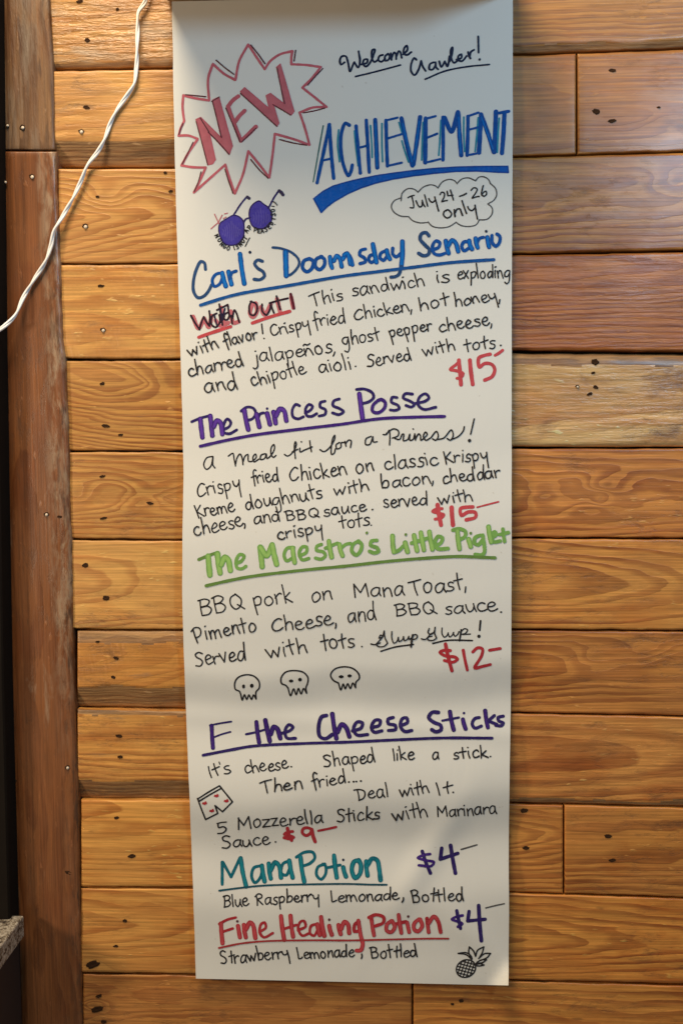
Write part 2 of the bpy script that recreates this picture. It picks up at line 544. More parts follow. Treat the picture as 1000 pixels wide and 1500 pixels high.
RIGHT = [
    [(1160, dict(light=(0.44, 0.24, 0.105), dark=(0.25, 0.11, 0.045), depth=.05, z0=.03, tilt=.02, spacing=.008, contrast=.7, weather=.12, wcol=(.10, .07, .05)), dict(proud=2.6, chamfer=14))],
    [(844, dict(light=(0.46, 0.235, 0.105), dark=(0.31, 0.125, 0.05), depth=.02, z0=.0, tilt=.10, x0=-.05, spacing=.016, contrast=.55), dict(proud=2.0)),
     (1160, dict(light=(0.44, 0.225, 0.095), dark=(0.28, 0.115, 0.042), depth=.018, z0=-.012, x0=.06, tilt=.13, spacing=.011, contrast=.6), dict(proud=2.2))],
    [(1160, dict(light=(0.47, 0.245, 0.095), dark=(0.27, 0.10, 0.034), depth=.020, z0=.014, x0=-.05, tilt=.07, spacing=.010, contrast=.75), dict(proud=2.4, gap_b=2.4))],
    [(1160, dict(light=(0.45, 0.205, 0.075), dark=(0.24, 0.070, 0.022), depth=.03, z0=.034, tilt=.03, spacing=.0065, contrast=1.0, weather=.1, dents=.5), dict(proud=1.6, gap_b=3.2, edge=2.4))],
    [(1160, dict(light=(0.72, 0.50, 0.30), dark=(0.42, 0.20, 0.085), depth=.06, z0=.01, tilt=.05, spacing=.02, contrast=.55, weather=.42, wcol=(.13, .06, .045), dents=.7, rough=.28, spots=1.0, blotch=.8, wscale=(9, 20, 20)), dict(proud=2.2, edge=5.0, chamfer_top=16))],
    [(1160, dict(light=(0.50, 0.25, 0.09), dark=(0.25, 0.08, 0.022), depth=.016, z0=.0, tilt=.05, spacing=.0085, contrast=1.0, wob=1.5), dict(proud=1.8))],
    [(1160, dict(light=(0.48, 0.26, 0.095), dark=(0.25, 0.088, 0.026), depth=.012, z0=.006, x0=-.06, tilt=.13, ztilt=.06, spacing=.015, contrast=.85), dict(proud=2.6))],
    [(1160, dict(light=(0.46, 0.235, 0.085), dark=(0.25, 0.09, 0.028), depth=.012, z0=.004, x0=0, tilt=.05, spacing=.0105, contrast=.75), dict(proud=2.0))],
    [(1160, dict(light=(0.47, 0.25, 0.10), dark=(0.26, 0.095, 0.032), depth=.012, z0=.004, x0=-.02, tilt=.10, spacing=.016, contrast=.75, dents=.3), dict(proud=2.8, chamfer=7))],
    [(825, dict(light=(0.47, 0.245, 0.085), dark=(0.27, 0.10, 0.03), depth=.016, z0=.012, x0=.08, tilt=.12, spacing=.0085, contrast=.8), dict(proud=1.6)),
     (1160, dict(light=(0.46, 0.24, 0.083), dark=(0.27, 0.105, 0.032), depth=.06, z0=.03, tilt=.01, spacing=.012, contrast=.75), dict(proud=2.3))],
    [(1160, dict(light=(0.47, 0.245, 0.078), dark=(0.26, 0.095, 0.026), depth=.016, z0=.0, x0=-.1, tilt=.07, spacing=.0095, contrast=.85), dict(proud=2.4))],
    [(1160, dict(light=(0.46, 0.24, 0.078), dark=(0.28, 0.11, 0.033), depth=.03, z0=-.01, tilt=.03, spacing=.010, contrast=.75), dict(proud=2.0))],
    [(1160, dict(light=(0.46, 0.24, 0.078), dark=(0.28, 0.11, 0.033), depth=.04, z0=.02, tilt=.05, spacing=.009, contrast=.75), dict(proud=2.2))],
]
RKNOT = {(0, 0): [], (1, 1): [(985, 178, .012, .012)], (2, 0): [(990, 262, .010, .014)], (5, 0): [(800, 722, .011, .010), (868, 742, .008, .009), (900, 708, .010, .011), (884, 726, .005, -.006)],
         (7, 0): [(870, 970, .014, .012), (940, 960, .014, .012)]}
RNAIL = {(1, 1): [(896, 103, 4, 0), (872, 163, 5.6, 0), (896, 177, 4.6, 0), (964, 157, 2, 0)],
         (4, 0): [(871, 530, 6, 0), (868, 546, 2.6, 0), (872, 567, 3.4, 0), (863, 577, 3.4, 0), (845, 566, 3, 1)],
         (9, 0): [(767, 1187, 4.4, 0), (770, 1242, 4, 0)], (9, 1): [(890, 1225, 4.2, 0), (896, 1260, 3.6, 0)],
         (11, 0): [(675, 1466, 3.6, 0), (662, 1471, 2.4, 0)]}
for i in range(13):
    xa = SPLIT[i]
    for j, (xb, p, o) in enumerate(RIGHT[i]):
        p = dict(p)
        o = dict(o)
        d = o.pop('proud') * 0.001
        p['knots'] = [kn(i, xa, xb, *k) for k in RKNOT.get((i, j), [])]
        if i < 3:
            p['light'] = (p['light'][0], p['light'][1] * 1.02, p['light'][2] * .78)
            p['dark'] = (p['dark'][0], p['dark'][1] * .94, p['dark'][2] * .75)
        elif i != 4:
            p['light'] = (p['light'][0] * 1.10, p['light'][1] * 1.06, p['light'][2] * .92)
            p['dark'] = (p['dark'][0], p['dark'][1] * .92, p['dark'][2] * .9)
        p['dark'] = tuple(c * .86 for c in p['dark'])
        p['contrast'] = min(1.0, p['contrast'] * 1.2)
        p.setdefault('blotch', 0.5)
        p['gain'] = (0.98, 1.05, 1.02, 1.0, 1.2, 1.25, 1.42, 1.18, 1.42, 1.36, 1.52, 1.36, 1.3)[i] * (1 - .1 * j)  # tone per row, raised downwards in place of the light missing there
        p['seed'] = 41.3 + i * 3.17 + j * 1.9
        pl, _ = make_plank(i, xa + 1.2, xb - 1.2, wood('pine_board', **p), d, seed=20 + i * 1.3 + j, wane=WANE, **o)
        for x, y, r, b in RNAIL.get((i, j), []):
            nail(pl, x, y, d, r, b)
        xa = xb


def box(a, b):
    vs = [Vector((x, y, z)) for x in (a[0], b[0]) for y in (a[1], b[1]) for z in (a[2], b[2])]
    return vs, [(0, 1, 3, 2), (4, 6, 7, 5), (0, 4, 5, 1), (2, 3, 7, 6), (0, 2, 6, 4), (1, 5, 7, 3)]


v, f = box((-0.42, 0.017, -0.70), (0.48, 0.03, 0.62))
mesh_obj('backing_panel', v, f, plain('dark_backing', (0.02, 0.012, 0.008), 0.8), wall)

# ------------------------------------------------------------------ upright boards on the left
TRIM_R = [(-70, 72), (0, 74), (103, 80), (218, 82), (223, 84), (387, 90), (493, 94), (523, 97), (600, 100), (660, 103), (720, 104), (790, 107),
          (850, 107), (923, 109), (960, 109), (1043, 112), (1172, 117), (1302, 118), (1424, 121), (1500, 122), (1570, 124)]
EDGE_L = [(-70, 0), (0, 3), (500, 8), (700, 11), (1000, 16), (1340, 25), (1500, 29), (1570, 31)]


def upright(y0, y1, mat, d, label, seed, ragged):
    ys = [y0 + q for q in (0, .5, 1.2, 2.2)] + [y0 + 2.2 + (y1 - y0 - 4.4) * i / max(10, int((y1 - y0) / 5)) for i in range(1, max(10, int((y1 - y0) / 5)))] + [y1 - q for q in (2.2, 1.2, .5, 0)]
    verts, grid = [], []
    ts = [0, .006, .015, .03, .05, .08, .12, .16, .20, .25, .3, .4, .5, .6, .68, .74, .80, .85, .89, .92, .95, .975, .99, 1]
    for y in ys:
        xl = interp(EDGE_L, y) - 6
        xr = interp(TRIM_R, y) + ragged * (1.2 * noise.noise(Vector((y * 0.03, seed, 0))) + 0.8 * noise.noise(Vector((y * 0.11, seed, 5))))
        line = []
        for t in ts:
            x = xl + (xr - xl) * t
            e = (x - xl) * 0.65
            R = 15.0
            drop = (R - math.sqrt(max(0, R * R - (R - e) ** 2))) if e < R else 0
            er = (xr - x) * 0.65
            R2 = 3.0 + 5.0 * ragged
            drop += (R2 - math.sqrt(max(0, R2 * R2 - (R2 - er) ** 2))) * 0.8 if er < R2 else 0
            ee = min(y - y0, y1 - y) * 0.65
            drop += (1.5 - math.sqrt(max(0, 1.5 ** 2 - (1.5 - ee) ** 2))) if ee < 1.5 else 0
            band = math.exp(-((t - 0.86) / 0.10) ** 2)
            drop += ragged * band * (0.9 * noise.noise(Vector((x * .18, y * 0.03, seed))) + 0.5)
            line.append(len(verts))
            verts.append(P(x, y, d - drop * 0.001))
        grid.append(line)
    faces = [(grid[i][j], grid[i + 1][j], grid[i + 1][j + 1], grid[i][j + 1]) for i in range(len(ys) - 1) for j in range(len(ts) - 1)]
    rim = grid[0] + [g[-1] for g in grid[1:]] + grid[-1][-2::-1] + [g[0] for g in grid[-2:0:-1]]
    b0 = len(verts)
    for i in rim:
        verts.append(Vector((verts[i].x, 0.0155, verts[i].z)))
    n = len(rim)
    faces += [(rim[i], rim[(i + 1) % n], b0 + (i + 1) % n, b0 + i) for i in range(n)]
    o = mesh_obj('upright_board', verts, faces, mat, None, smooth=True, origin=P(60, (y0 + y1) / 2, d))
    return tag(o, label, 'board', 'upright boards on the left')


_a, _b, _o = P(88, 387), P(122, 1500), P(60, 961)
_k = (_b.x - _a.x) / (_b.z - _a.z)
SAP = (_a.x - _o.x - (_a.z - _o.z) * _k, _k)
trim_a = upright(-70, 219.5, wood('weathered_board', (0.19, 0.115, 0.066), (0.075, 0.042, 0.024), depth=.04, z0=.01, tilt=.02, spacing=.006, contrast=.8,
                                  weather=.5, wcol=(.21, .155, .11), vertical=True, seed=77, rough=.5, dents=.7),
                 0.0065, 'short greyish weathered upright board at the top left', 3.1, 0.35)
trim_b = upright(222, 1700, wood('red_brown_board', (0.235, 0.100, 0.042), (0.105, 0.040, 0.016), depth=.05, z0=.012, tilt=.012, spacing=.014, contrast=.55,
                                 weather=.12, wcol=(.38, .26, .17), vertical=True, seed=88, rough=.42, blotch=.6, sap=SAP),
                 0.0070, 'long reddish brown upright board with a ragged right edge on the left', 5.7, 1.0)
for x, y, r, b in [(11, 183, 3.4, 1), (33, 186, 4.2, 1)]:
    nail(trim_a, x, y, 0.0066 - (0.0012 if x < 20 else 0), r, b)
for x, y, r, b in [(47, 258, 4.2, 1), (8, 266, 3.2, 1), (68, 753, 3.6, 1), (28, 772, 4, 0), (88, 757, 3, 0), (99, 1124, 3.6, 1), (22, 1144, 3.2, 0), (102, 1279, 4.4, 0)]:
    nail(trim_b, x, y, 0.0071 - (0.003 if x < 30 and y > 700 else 0.0008 if x < 20 or x > 84 else 0), r, b)

# dark side panel at the far left, at a right angle to the planks
vs, fs = [], []
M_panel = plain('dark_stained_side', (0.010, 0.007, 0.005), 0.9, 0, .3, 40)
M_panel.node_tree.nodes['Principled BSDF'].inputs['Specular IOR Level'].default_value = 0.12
ys = [-90 + 1810 * i / 40 for i in range(41)]
for y in ys:
    e = interp(EDGE_L, y)
    a = P(e, y, 0.010)
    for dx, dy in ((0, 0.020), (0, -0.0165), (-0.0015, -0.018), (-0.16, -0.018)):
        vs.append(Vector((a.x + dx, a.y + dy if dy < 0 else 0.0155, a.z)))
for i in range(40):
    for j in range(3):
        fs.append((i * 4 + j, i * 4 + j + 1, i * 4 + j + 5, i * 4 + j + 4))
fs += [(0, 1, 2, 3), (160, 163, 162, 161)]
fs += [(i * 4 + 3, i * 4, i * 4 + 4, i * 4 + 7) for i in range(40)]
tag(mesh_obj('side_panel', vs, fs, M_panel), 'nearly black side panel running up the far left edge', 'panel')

# ------------------------------------------------------------------ stone counter at the lower left
g = NT('speckled_granite')
co = g.n('ShaderNodeTexCoord').outputs['Object']
n1, _ = g.noise(co, 170, 5, 0.8)
vo = g.n('ShaderNodeTexVoronoi')
g.link(co, vo.inputs['Vector'])
vo.inputs['Scale'].default_value = 420
n2, _ = g.noise(co, 70, 3, 0.6)
c1 = g.ramp(n1, [(0.40, (0.025, 0.02, 0.018)), (0.47, (0.26, 0.21, 0.15)), (0.55, (0.62, 0.57, 0.48)), (0.66, (0.14, 0.09, 0.05))])
g.link(g.mix(g.range(vo.outputs['Color'], 0.1, 0.9, 0, .55), c1, (0.10, 0.08, 0.065, 1)), g.bsdf.inputs['Base Color'])
g.bsdf.inputs['Roughness'].default_value = 0.25
g.bump(n1, 0.15, 0.0006)
a = P(36, 1340, 0.0183)
th = 0.021
prof = []
for k in range(7):
    q = math.pi / 2 * k / 6
    prof.append((-0.0015 + 0.0015 * math.sin(q), -0.0015 + 0.0015 * math.cos(q)))
for k in range(7):
    q = math.pi / 2 * k / 6
    prof.append((-0.0015 + 0.0015 * math.cos(q), -th + 0.0015 - 0.0015 * math.sin(q)))
prof = [(-0.2, 0)] + prof + [(-0.2, -th)]
vs, fs = [], []
for yy in (a.y, a.y - 0.0025, -0.085):
    s = 0.0015 if yy == a.y else 0
    for x, z in prof:
        vs.append(Vector((a.x + x - s, yy, a.z + z * (1 - 2 * s / th) - s)))
m = len(prof)
for q in range(2):
    for i in range(m):
        fs.append((q * m + i, q * m + (i + 1) % m, (q + 1) * m + (i + 1) % m, (q + 1) * m + i))
fs += [tuple(range(m))[::-1], tuple(range(2 * m, 3 * m))]
tag(mesh_obj('stone_countertop', vs, fs, g.m, smooth=False), 'speckled grey brown granite counter corner at the lower left', 'countertop')
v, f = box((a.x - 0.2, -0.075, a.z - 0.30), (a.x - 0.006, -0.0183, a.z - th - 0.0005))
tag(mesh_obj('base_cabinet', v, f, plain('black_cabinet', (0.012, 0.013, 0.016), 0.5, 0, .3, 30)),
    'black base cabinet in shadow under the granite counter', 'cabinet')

# ------------------------------------------------------------------ shelf the paper hangs from
aa, bb = P(247, 6, 0.0), P(748, -4, 0.0)
v, f = box((aa.x, -0.155, 0), (bb.x, -0.0045, 0.018))
for q in v:
    t = (q.x - aa.x) / (bb.x - aa.x)
    q.z += aa.z + (bb.z - aa.z) * t
shelf = mesh_obj('wooden_shelf', v, f, wood('shelf_board', (0.40, 0.27, 0.13), (0.26, 0.15, 0.07), depth=.05, tilt=.02, spacing=.008, seed=9, contrast=.6))
tag(shelf, 'underside of the tan wooden shelf the paper menu hangs from', 'shelf')
bv = shelf.modifiers.new('bevel', 'BEVEL')
bv.width = 0.0015
bv.segments = 2

# ------------------------------------------------------------------ white cord
CORD = [(222, -40), (213, 3), (203, 18), (202, 40), (201, 67), (200, 100), (197, 122), (187, 139), (171, 162), (161, 183), (153, 205), (143, 223), (128, 243),
        (118, 268), (104, 296), (91, 319), (80, 337), (75, 360), (67, 383), (50, 410), (34, 437), (22, 463), (0, 483), (-40, 507), (-70, 525)]


def catmull(pts, step=3.0, closed=False):
    if len(pts) < 3:
        a, b = pts[0], pts[-1]
        L = math.hypot(b[0] - a[0], b[1] - a[1])
        n = max(2, int(L / step))
        return [(a[0] + (b[0] - a[0]) * i / n, a[1] + (b[1] - a[1]) * i / n) for i in range(n + 1)]
    q = [pts[-1]] + list(pts) + [pts[0], pts[1]] if closed else [(2 * pts[0][0] - pts[1][0], 2 * pts[0][1] - pts[1][1])] + list(pts) + [(2 * pts[-1][0] - pts[-2][0], 2 * pts[-1][1] - pts[-2][1])]
    out = []
    segs = len(q) - 3
    for i in range(segs):
        p0, p1, p2, p3 = q[i:i + 4]
        L = math.hypot(p2[0] - p1[0], p2[1] - p1[1])
        n = max(2, int(L / step))
        # centripetal parameterisation keeps sharp letter turns from looping
        d = lambda a, b: max(1e-3, math.hypot(a[0] - b[0], a[1] - b[1])) ** 0.5
        t0, t1 = 0, d(p0, p1)
        t2 = t1 + d(p1, p2)
        t3 = t2 + d(p2, p3)
        for k in range(n):
            t = t1 + (t2 - t1) * k / n
            r = []
            for c in (0, 1):
                A1 = (t1 - t) / (t1 - t0) * p0[c] + (t - t0) / (t1 - t0) * p1[c]
                A2 = (t2 - t) / (t2 - t1) * p1[c] + (t - t1) / (t2 - t1) * p2[c]
                A3 = (t3 - t) / (t3 - t2) * p2[c] + (t - t2) / (t3 - t2) * p3[c]
                B1 = (t2 - t) / (t2 - t0) * A1 + (t - t0) / (t2 - t0) * A2
                B2 = (t3 - t) / (t3 - t1) * A2 + (t - t1) / (t3 - t1) * A3
                r.append((t2 - t) / (t2 - t1) * B1 + (t - t1) / (t2 - t1) * B2)
            out.append(tuple(r))
    out.append(tuple(q[-2]) if not closed else out[0])
    return out


cpts = catmull(CORD, 3.0)
path = []
for i, (x, y) in enumerate(cpts):
    lift = 0.0062 + 0.0036 * max(0, min(1, (96 - x) / 14)) + 0.016 * max(0, min(1, (40 - x) / 34)) + 0.0008 * max(0, math.sin(i * 0.045)) + 0.001 * noise.noise(Vector((i * .06, 0, 0)))
    path.append(P(x + 0.5 * noise.noise(Vector((i * .11, 3, 0))), y, lift))
vs, fs = [], []
acc = 0
for strand in (0, 1):
    acc = 0
    first = len(vs)
    for i, p in enumerate(path):
        t = (path[min(i + 1, len(path) - 1)] - path[max(i - 1, 0)]).normalized()
        if i:
            acc += (p - path[i - 1]).length
        n1 = t.cross(Vector((0, 1, 0))).normalized()
        n2 = t.cross(n1)
        ph = acc / 0.030 * math.pi + strand * math.pi + 0.8 * noise.noise(Vector((acc * 20, 1, 1)))
        ctr = p + (n1 * math.cos(ph) + n2 * math.sin(ph)) * 0.00085
        for k in range(10):
            a_ = 2 * math.pi * k / 10
            vs.append(ctr + (n1 * math.cos(a_) + n2 * math.sin(a_)) * 0.00120)
        if i:
            b = first + (i - 1) * 10
            for k in range(10):
                fs.append((b + k, b + (k + 1) % 10, b + 10 + (k + 1) % 10, b + 10 + k))
tag(mesh_obj('power_cord', vs, fs, plain('white_cord_plastic', (0.88, 0.88, 0.87), 0.28, 0, .06, 80), smooth=True),
    'thin white twisted cord hanging diagonally across the upper left boards', 'cord')

# ------------------------------------------------------------------ the paper
PL = [(0, 252), (150, 254.5), (300, 258), (400, 261), (500, 264), (600, 267), (700, 269), (780, 267.5), (850, 267), (920, 268), (1000, 271), (1100, 275), (1200, 279), (1300, 283), (1433, 287)]
PR = [(-10, 750.5), (200, 750.5), (420, 749), (650, 748.8), (850, 748.8), (1030, 747.5), (1230, 744.5), (1340, 745), (1443, 744)]


def bend(tab, y):
    """smooth interpolation"""
    for a, b in zip(tab, tab[1:]):
        if a[0] <= y <= b[0]:
            t = (y - a[0]) / (b[0] - a[0])
            t = t * t * (3 - 2 * t)
            return a[1] + (b[1] - a[1]) * t
    return tab[0][1] if y < tab[0][0] else tab[-1][1]


DEP = [(-10, 4.6), (60, 6.2), (200, 7.2), (420, 8.0), (650, 11.0), (800, 15.8), (870, 15.2), (975, 13.2), (1042, 6.0), (1165, 13.8), (1242, 5.8), (1330, 11.5), (1400, 10.5), (1450, 11.5)]


def paper_depth(x, y):
    u = (x - 260) / 490
    d = 5.6 + 0.92 * (bend(DEP, y + (14 * noise.noise(Vector((x * 0.006, 0, 4.4))) + (x - 500) * 0.03) * max(0, min(1, (y - 600) / 200))) - 5.6)
    d += 0.9 * (2 * u - 1) ** 2                                   # edges stand off a little
    d += 0.55 * noise.noise(Vector((x * 0.006, y * 0.0045, 2.2)))
    d += 0.9 * noise.noise(Vector((x * 0.010, y * 0.012, 7.7))) * max(0, min(1, (y - 1100) / 250))
    d += 3.2 * math.exp(-(((x - 640) + (y - 1230) * 0.6) / 24) ** 2) * math.exp(-((y - 1255) / 80) ** 2)
    d += 2.0 * math.exp(-(((x - 690) - (y - 1370) * 0.8) / 30) ** 2) * math.exp(-((y - 1375) / 50) ** 2)
    d += 1.2 * math.exp(-(((y - 1060) - (x - 500) * 0.06) / 16) ** 2)
    c = (x - 725) + (y - 1425) * 0.75                               # curled lower right corner
    if c > 0 and y > 1380:
        d += 0.016 * c * c
    return d * 0.001


def on_paper(x, y, off=0.0):
    return P(x, y, paper_depth(x, y) + off)


g = NT('white_butcher_paper')
co = g.n('ShaderNodeTexCoord').outputs['Object']
n1, _ = g.noise(co, 900, 4, 0.7)
n2, _ = g.noise(co, 7, 5, 0.6)
n3, _ = g.noise(co, 30, 3, 0.6)
n4, _ = g.noise(g.vmath('MULTIPLY', co, (1, 1, 0.35)), 14, 4, 0.6, 0.6)
col = g.mix(n2, (0.735, 0.73, 0.685, 1), (0.78, 0.775, 0.735, 1))
sp, _ = g.noise(co, 240, 1, 0.5)
col = g.mix(g.range(sp, 0.77, 0.83, 0, .35), col, (0.45, 0.40, 0.33, 1))
g.link(col, g.bsdf.inputs['Base Color'])
g.bsdf.inputs['Roughness'].default_value = 0.62
g.bsdf.inputs['Specular IOR Level'].default_value = 0.3
h = g.math('ADD', g.math('MULTIPLY', n1, 0.06), g.math('MULTIPLY', n4, 1.6))
g.bump(h, 0.35, 0.0012)
M_paper = g.m

NU, NV = 70, 200
vs, fs = [], []
for side in (0, 1):
    for j in range(NV + 1):
        t = j / NV
        for i in range(NU + 1):
            u = i / NU
            yy = (2 - 11 * u) + ((1433.5 + 10 * u) - (2 - 11 * u)) * t
            xl = interp(PL, yy) + 0.5 * noise.noise(Vector((yy * 0.02, 0, 9)))
            xr = interp(PR, yy) + 0.5 * noise.noise(Vector((yy * 0.02, 4, 9)))
            x = xl + (xr - xl) * u
            p = on_paper(x, yy)
            if side:
                p = p + Vector((0, 0.00028, 0))
            vs.append(p)
W_ = NU + 1
off = W_ * (NV + 1)
for j in range(NV):
    for i in range(NU):
        q = j * W_ + i
        fs.append((q, q + W_, q + W_ + 1, q + 1))
        fs.append((off + q, off + q + 1, off + q + W_ + 1, off + q + W_))
nface = len(fs)
rim = [i for i in range(W_)] + [j * W_ + NU for j in range(1, NV + 1)] + [NV * W_ + i for i in range(NU - 1, -1, -1)] + [j * W_ for j in range(NV - 1, 0, -1)]
for i in range(len(rim)):
    a_, b_ = rim[i], rim[(i + 1) % len(rim)]
    q = len(vs)
    vs += [vs[a_].copy(), vs[b_].copy(), vs[off + b_].copy(), vs[off + a_].copy()]
    fs.append((q, q + 1, q + 2, q + 3))
paper = mesh_obj('paper_menu', vs, fs, M_paper, smooth=True, origin=P(500, 1435, 0.008))
for p in paper.data.polygons[nface:]:
    p.use_smooth = False
tag(paper, 'long white paper menu with handwritten coloured marker lettering hanging on the plank wall', 'paper menu')

# ------------------------------------------------------------------ ink
g = NT('marker_ink')
at = g.n('ShaderNodeAttribute', attribute_name='ink')
co = g.n('ShaderNodeTexCoord').outputs['Object']
n1, _ = g.noise(co, 420, 3, 0.6)
n2, _ = g.noise(co, 90, 3, 0.6)
c = g.mix(g.range(n1, 0.4, 0.75, 0.0, 0.05), at.outputs['Color'], (0.55, 0.53, 0.50, 1))
c = g.mix(g.range(n2, 0.3, 0.7, 0.0, 0.22), c, (0, 0, 0, 1))
g.link(c, g.bsdf.inputs['Base Color'])
g.bsdf.inputs['Roughness'].default_value = 0.5
g.bsdf.inputs['Specular IOR Level'].default_value = 0.12
M_ink = g.m

BLACK = lin(40, 37, 40)
NAVY = lin(30, 42, 72)
BLUE = lin(0, 82, 168)
BLUE2 = lin(0, 118, 208)
DBLUE = lin(40, 78, 128)
CYAN = lin(46, 150, 178)
DGREEN = lin(50, 112, 110)
PURPLE = lin(66, 36, 128)
PURPLE2 = lin(98, 58, 168)
GREEN = lin(128, 178, 92)
GREEN2 = lin(160, 204, 112)
OLIVE = lin(110, 146, 74)
RED = lin(186, 52, 62)
RED2 = lin(205, 78, 86)
PINK = lin(206, 104, 116)
PINKL = lin(204, 112, 122)
DARKRED = lin(100, 52, 62)
TEAL = lin(12, 108, 128)
TEAL2 = lin(24, 136, 152)
GREY = lin(92, 90, 90)
LENS = lin(72, 62, 166)
DPURP = lin(48, 34, 104)


class Ink:
    """collects marker strokes in photo pixels and builds ONE mesh on the paper"""
    def __init__(self, x0=0, y0=0, s=1.0):
        self.v, self.f, self.c = [], [], []
        self.k = 0
        self.at(x0, y0, s)

    def at(self, x0, y0, s):
        self.x0, self.y0, self.s = x0, y0, s
        return self

    def t(self, p):
        return (self.x0 + p[0] / self.s, self.y0 + p[1] / self.s)

    def off(self):
        self.k += 1
        return 0.00022 + (self.k % 90) * 0.0000040

    def ribbon(self, pts, w, col, taper=0.0):
        base = self.off()
        n = len(pts)
        L = []
        for i, p in enumerate(pts):
            a, b = pts[max(0, i - 1)], pts[min(n - 1, i + 1)]
            dx, dy = b[0] - a[0], b[1] - a[1]
            l = math.hypot(dx, dy) or 1
            nx, ny = -dy / l, dx / l
            ww = w * (1 + 0.13 * noise.noise(Vector((p[0] * .13, p[1] * .13, self.k * .7))))
            t = i / max(1, n - 1)
            if taper:
                ww *= 1 - taper * (abs(2 * t - 1) ** 3)
            L.append((p, nx, ny, ww / 2, base + 0.000003 * t))
        v0 = len(self.v)
        for p, nx, ny, h, o in L:
            self.v.append(on_paper(p[0] + nx * h, p[1] + ny * h, o))
            self.v.append(on_paper(p[0] - nx * h, p[1] - ny * h, o))
        for i in range(n - 1):
            q = v0 + 2 * i
            self.f.append((q, q + 1, q + 3, q + 2))
            self.c.append(col)
        for end, sgn in ((0, 1), (n - 1, -1)):
            p, nx, ny, h, o = L[end]
            a0 = math.atan2(ny, nx)
            q = v0 + 2 * end
            arc = []
            for k in range(1, 6):
                a = a0 + sgn * math.pi * k / 6
                arc.append(len(self.v))
                self.v.append(on_paper(p[0] + math.cos(a) * h, p[1] + math.sin(a) * h, o))
            face = [q] + arc + [q + 1]
            self.f.append(tuple(face if sgn < 0 else face[::-1]))
            self.c.append(col)

    def raw(self, pts, w, col, line=False, closed=False, taper=0.0, jit=0.0):
        if jit:
            pts = [(x + rnd.uniform(-jit, jit), y + rnd.uniform(-jit, jit)) for x, y in pts]
        if len(pts) == 1:
            pts = [pts[0], (pts[0][0] + 0.6, pts[0][1] - 0.2)]
        if line:
            if closed:
                pts = list(pts) + [pts[0]]
            for a, b in zip(pts, pts[1:]):
                self.ribbon(catmull([a, b], 4), w, col)
            return
        q = catmull(list(pts), 1.6 if w < 4 else 2.2, closed)
        cur = [q[0]]
        for i in range(1, len(q)):
            cur.append(q[i])
            if i < len(q) - 1:
                a = math.atan2(q[i][1] - q[i - 1][1], q[i][0] - q[i - 1][0])
                b = math.atan2(q[i + 1][1] - q[i][1], q[i + 1][0] - q[i][0])
                if abs((b - a + math.pi) % (2 * math.pi) - math.pi) > 0.7:
                    self.ribbon(cur, w, col, taper)
                    cur = [q[i]]
        if len(cur) > 1:
            self.ribbon(cur, w, col, taper)

    def s_(self, pts, w, col, **kw):
        self.raw([self.t(p) for p in pts], w, col, **kw)
        return self

    def many(self, w, col, *strokes, **kw):
        for st in strokes:
            self.s_(st, w, col, **kw)
        return self

    def duo(self, w, col, col2, *strokes, **kw):
        """a broad marker stroke: darker wet rim, paler middle"""
        for st in strokes:
            self.s_(st, w, col, **kw)
            self.s_(st, w * 0.55, col2, **kw)
        return self

    def dot(self, p, r, col):
        self.fill([(p[0] + math.cos(a * math.pi / 5) * r * self.s, p[1] + math.sin(a * math.pi / 5) * r * self.s) for a in range(10)], col)

    def fill(self, poly, col, step=1.2):
        poly = [self.t(p) for p in poly]
        o = self.off()
        y0, y1 = min(p[1] for p in poly), max(p[1] for p in poly)
        n = max(3, int((y1 - y0) / step))

        def cross(y):
            xs = []
            for (ax, ay), (bx, by) in zip(poly, poly[1:] + poly[:1]):
                if (ay <= y < by) or (by <= y < ay):
                    xs.append(ax + (bx - ax) * (y - ay) / (by - ay))
            return sorted(xs)
        eps = 1e-4
        for i in range(n):
            ya, yb = y0 + (y1 - y0) * i / n + eps, y0 + (y1 - y0) * (i + 1) / n - eps
            A, B = cross(ya), cross(yb)
            if len(A) != len(B):
                M = cross((ya + yb) / 2)
                A = B = M
            for q in range(0, len(A) - 1, 2):
                m = max(1, int(max(A[q + 1] - A[q], B[q + 1] - B[q]) / 6))
                for k in range(m):
                    ta, tb = k / m, (k + 1) / m
                    v = len(self.v)
                    for (X, y, t) in ((A, ya, ta), (B, yb, ta), (B, yb, tb), (A, ya, tb)):
                        self.v.append(on_paper(X[q] + (X[q + 1] - X[q]) * t, y, o))
                    self.f.append((v, v + 1, v + 2, v + 3))
                    self.c.append(col)
        return self

    def build(self, name, label=None):
        o = mesh_obj(name, self.v, self.f, M_ink, paper)
        ca = o.data.color_attributes.new('ink', 'FLOAT_COLOR', 'CORNER')
        for p, c in zip(o.data.polygons, self.c):
            for li in p.loop_indices:
                ca.data[li].color = c
        if label:
            o['label'] = label
        return o

